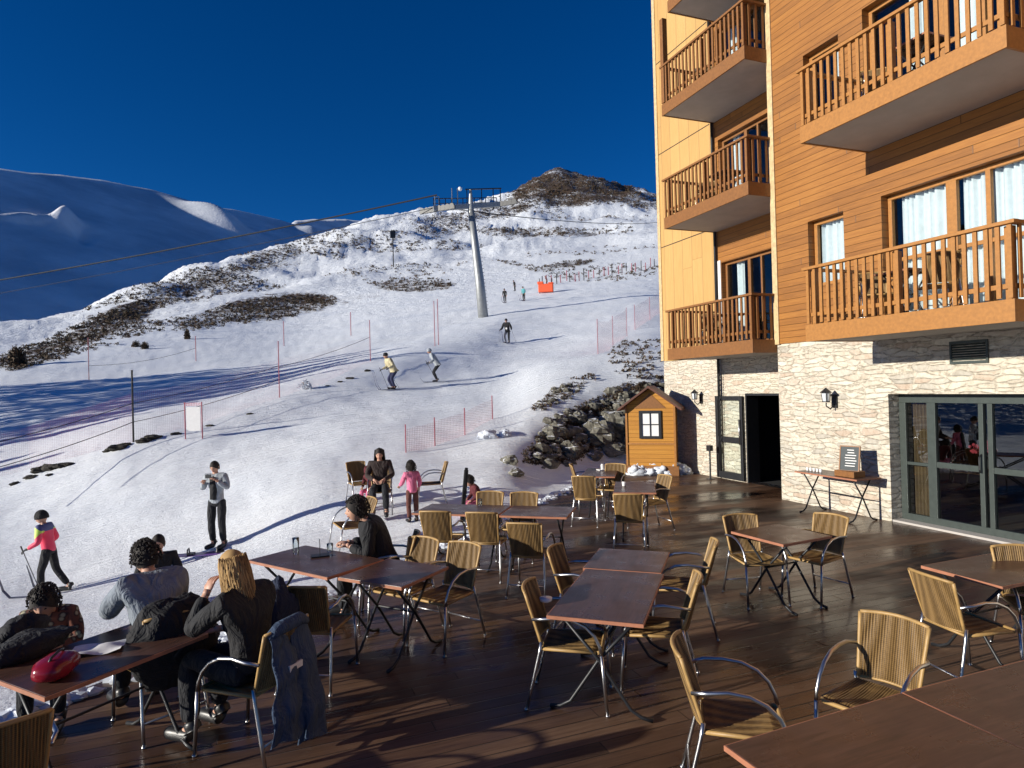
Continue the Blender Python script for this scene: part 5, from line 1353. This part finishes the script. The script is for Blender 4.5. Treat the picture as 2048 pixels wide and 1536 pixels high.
# orange crash barrier
p = hit(1092, 586); t = thing('crash_barrier', 'orange padded crash barrier high on the piste', 'barrier', tuple(p), yaw(10)); om = plain('orange_pad', (.75, .10, .03), .6)
b = MB(); b.box((-.95, -.35, .1), (.95, .35, 1.15)); b.obj('pad', om, t, bevel=.08)
b = MB(); b.box((-1.05, -.38, 1.15), (-.3, .38, 1.45)); b.box((.35, -.38, 1.15), (1.0, .38, 1.3)); b.obj('top_pad', om, t, bevel=.05)
for x_ in (-.8, .8): b = MB(); b.tube([(x_, 0, -.2), (x_, 0, 1.9)], .05, 6); b.obj('stake', M['rope'], t)

# ------------------------------------------------------------------ chairlift
pb = hit(968, 634); d_ = (pb-EYE).dot(FWD); pt_ = dep(940, 418, d_); pt_ = Vector((pb.x - .0, pb.y, pt_.z))
lean = dep(942, 420, d_) - pb; hgt = lean.length
lift = thing('lift_pylon', 'tall grey chairlift pylon with cross arm and roller batteries', 'pylon', tuple(pb), 0)
b = MB(); b.tube([Vector((0,0,-1)), lean*.33, lean*.66, lean], [.50, .43, .36, .28], 20); b.obj('mast', M['galv'], lift, smooth=True)
arm = (RIGHT*.93 + FWD*.36); arm.z = 0; arm.normalize(); top = lean
k = d_/FPX
A1 = top + Vector((0,0,14*k)) - arm*0; Lh = 72*k/.93
line = (FWD*.45 + RIGHT*-.9); line.z = 0; line.normalize()
b = MB(); b.bar(top - arm*Lh*1.0 + Vector((0,0,-.15)), top + arm*Lh*.8 + Vector((0,0,.75)), .36, .44); b.tube([top - Vector((0,0,.3)), top + Vector((0,0,1.9))], [.3,.12], 10); b.obj('cross_arm', M['galv'], lift)
b = MB(); b.bar(top - arm*.5 + Vector((0,0,1.9)), top + arm*Lh*.85 + Vector((0,0,2.3)), .10, .10); 
for q in (-.1, .3, .62, .82): b.bar(top + arm*Lh*q + Vector((0,0,.2)), top + arm*Lh*q + Vector((0,0,2.0+.3*q)), .07, .07)
for i in range(12):
    q = -.9 + i*.155; zz = .15 + .35*q; b.bar(top + arm*Lh*q + Vector((0,0,zz)) + line*.35, top + arm*Lh*q + Vector((0,0,zz+1.0)) + line*.35, .06, .06)
b.bar(top - arm*Lh*.92 + Vector((0,0,.85)) + line*.35, top + arm*Lh*.8 + Vector((0,0,1.45)) + line*.35, .07, .07)
b.bar(top - arm*Lh*.92 + Vector((0,0,.4)) + line*.35, top + arm*Lh*.8 + Vector((0,0,1.0)) + line*.35, .05, .05)
b.obj('service_frame', M['dark_metal'], lift)
b = MB()
for q in (-.95, -.85, -.5, -.35): b.bar(top + arm*Lh*q, top + arm*Lh*q + Vector((0,0,1.0 + (q > -.6)*.9)), .07, .07)
b.bar(top - arm*Lh*.97 + Vector((0,0,1.0)), top - arm*Lh*.84 + Vector((0,0,1.0)), .06, .06)
b.obj('hand_rail', M['galv'], lift)
ends = []
for s_, zz in ((-1, -.25), (1, .65)):
    c_ = top + arm*Lh*(.9 if s_ < 0 else .78)*s_ + Vector((0,0,zz)); ends.append(pb + c_)
    b = MB(); b.bar(c_ - line*1.9, c_ + line*1.9, .16, .26)
    for i in range(8):
        w_ = c_ + line*(-1.6+i*.457) + Vector((0,0,.14)); b.tube([w_ - line.cross(Vector((0,0,1)))*.09, w_ + line.cross(Vector((0,0,1)))*.09], .26, 10)
    b.obj('roller_battery', M['dark_metal'], lift)
b = MB(); b.ball(top - arm*Lh*.28 + Vector((0,0,1.9)), .2, 12, 8); b.obj('beacon', M['white_paint'], lift, smooth=True)
# climbing rungs
b = MB(); sdv = arm.cross(Vector((0,0,1)))
for i in range(26):
    q = lean*(.08+.034*i); b.bar(q + arm*.5 - sdv*.18, q + arm*.5 + sdv*.18, .03, .03)
b.obj('ladder', M['dark_metal'], lift)
e0 = dep(-420, 618, 62); e1 = dep(-420, 520, 66)
ropeline(ends[0] + Vector((0,0,.3)), dep(-500, 668, 75), .6, .03, 'lower steel cable running left from the lift pylon', 'lift_cable', cat='cable', n=50)
ropeline(ends[0] + Vector((0,0,1.4)), dep(-500, 634, 75), .8, .075, 'upper steel cable crossing the shaded mountain', 'lift_cable', cat='cable', n=50)
u0 = dep(1420, 420, 230)
ropeline(ends[0] + Vector((0,0,.3)), u0, 3, .05, 'steel cable running uphill behind the pylon', 'lift_cable', cat='cable', n=40)
# thin mast with a dark box left of the pylon
p = hit(787, 534); d_ = (p-EYE).dot(FWD); k = d_/FPX
t = thing('hydrant_mast', 'thin mast with a dark box on top left of the lift pylon', 'mast', tuple(p), 0)
b = MB(); b.tube([(0,0,-.5), (0,0,60*k)], 1.1*k, 6); b.obj('mast', M['rope'], t); b = MB(); b.box((-5*k, -3*k, 58*k), (5*k, 3*k, 72*k)); b.obj('box', M['dark_metal'], t, bevel=.05)
# bushes at the foot of the hill, one by one
def bush(px, py, w_, h_, lab, seed, mat='shrub'):
    p = hit(px, py); rnd = random.Random(seed); d_ = (p-EYE).dot(FWD); k = d_/FPX; W_, H_ = w_*k/2, h_*k
    t = thing('bush', lab, 'bush', tuple(p), 0, None)
    b = MB()
    for i in range(620):
        a = rnd.uniform(0, 2*PI); e = math.asin(rnd.uniform(0, 1)); r_ = rnd.uniform(.45, 1)**.6*(1+.2*math.sin(3*a+seed))
        c_ = Vector((math.cos(a)*math.cos(e)*W_*r_, math.sin(a)*math.cos(e)*W_*r_, math.sin(e)*H_*r_)); s_ = .13*H_*rnd.uniform(.6, 1.4)
        u_ = Vector((rnd.gauss(0,1), rnd.gauss(0,1), rnd.gauss(0,1))).normalized()*s_; v_ = Vector((rnd.gauss(0,1), rnd.gauss(0,1), rnd.gauss(0,1))).normalized()*s_
        b.add([c_-u_, c_+u_*.6, c_+v_], [(0,1,2)])
    b.obj('foliage', M[mat], t)
    b = MB()
    for i in range(9):
        a = rnd.uniform(0, 2*PI); b.tube([(0,0,-.05), (math.cos(a)*W_*.3, math.sin(a)*W_*.3, H_*.45), (math.cos(a)*W_*.6, math.sin(a)*W_*.6, H_*.8)], [.03*H_, .02*H_, .008*H_], 5)
    b.obj('stem', M['pine_dark'], t)
bush(34, 732, 30, 38, 'dark bush standing alone at the left edge of the far piste', 1)
bush(272, 694, 16, 12, 'small bush at the piste edge, left of the dark upright bush', 2); bush(290, 698, 14, 14, 'dark upright bush on the far piste edge', 3); bush(375, 678, 10, 18, 'slim dark bush above the white board', 4)
bush(612, 778, 26, 18, 'snow dusted shrub on the piste crest right of the tall red pole', 5, 'snowheap')
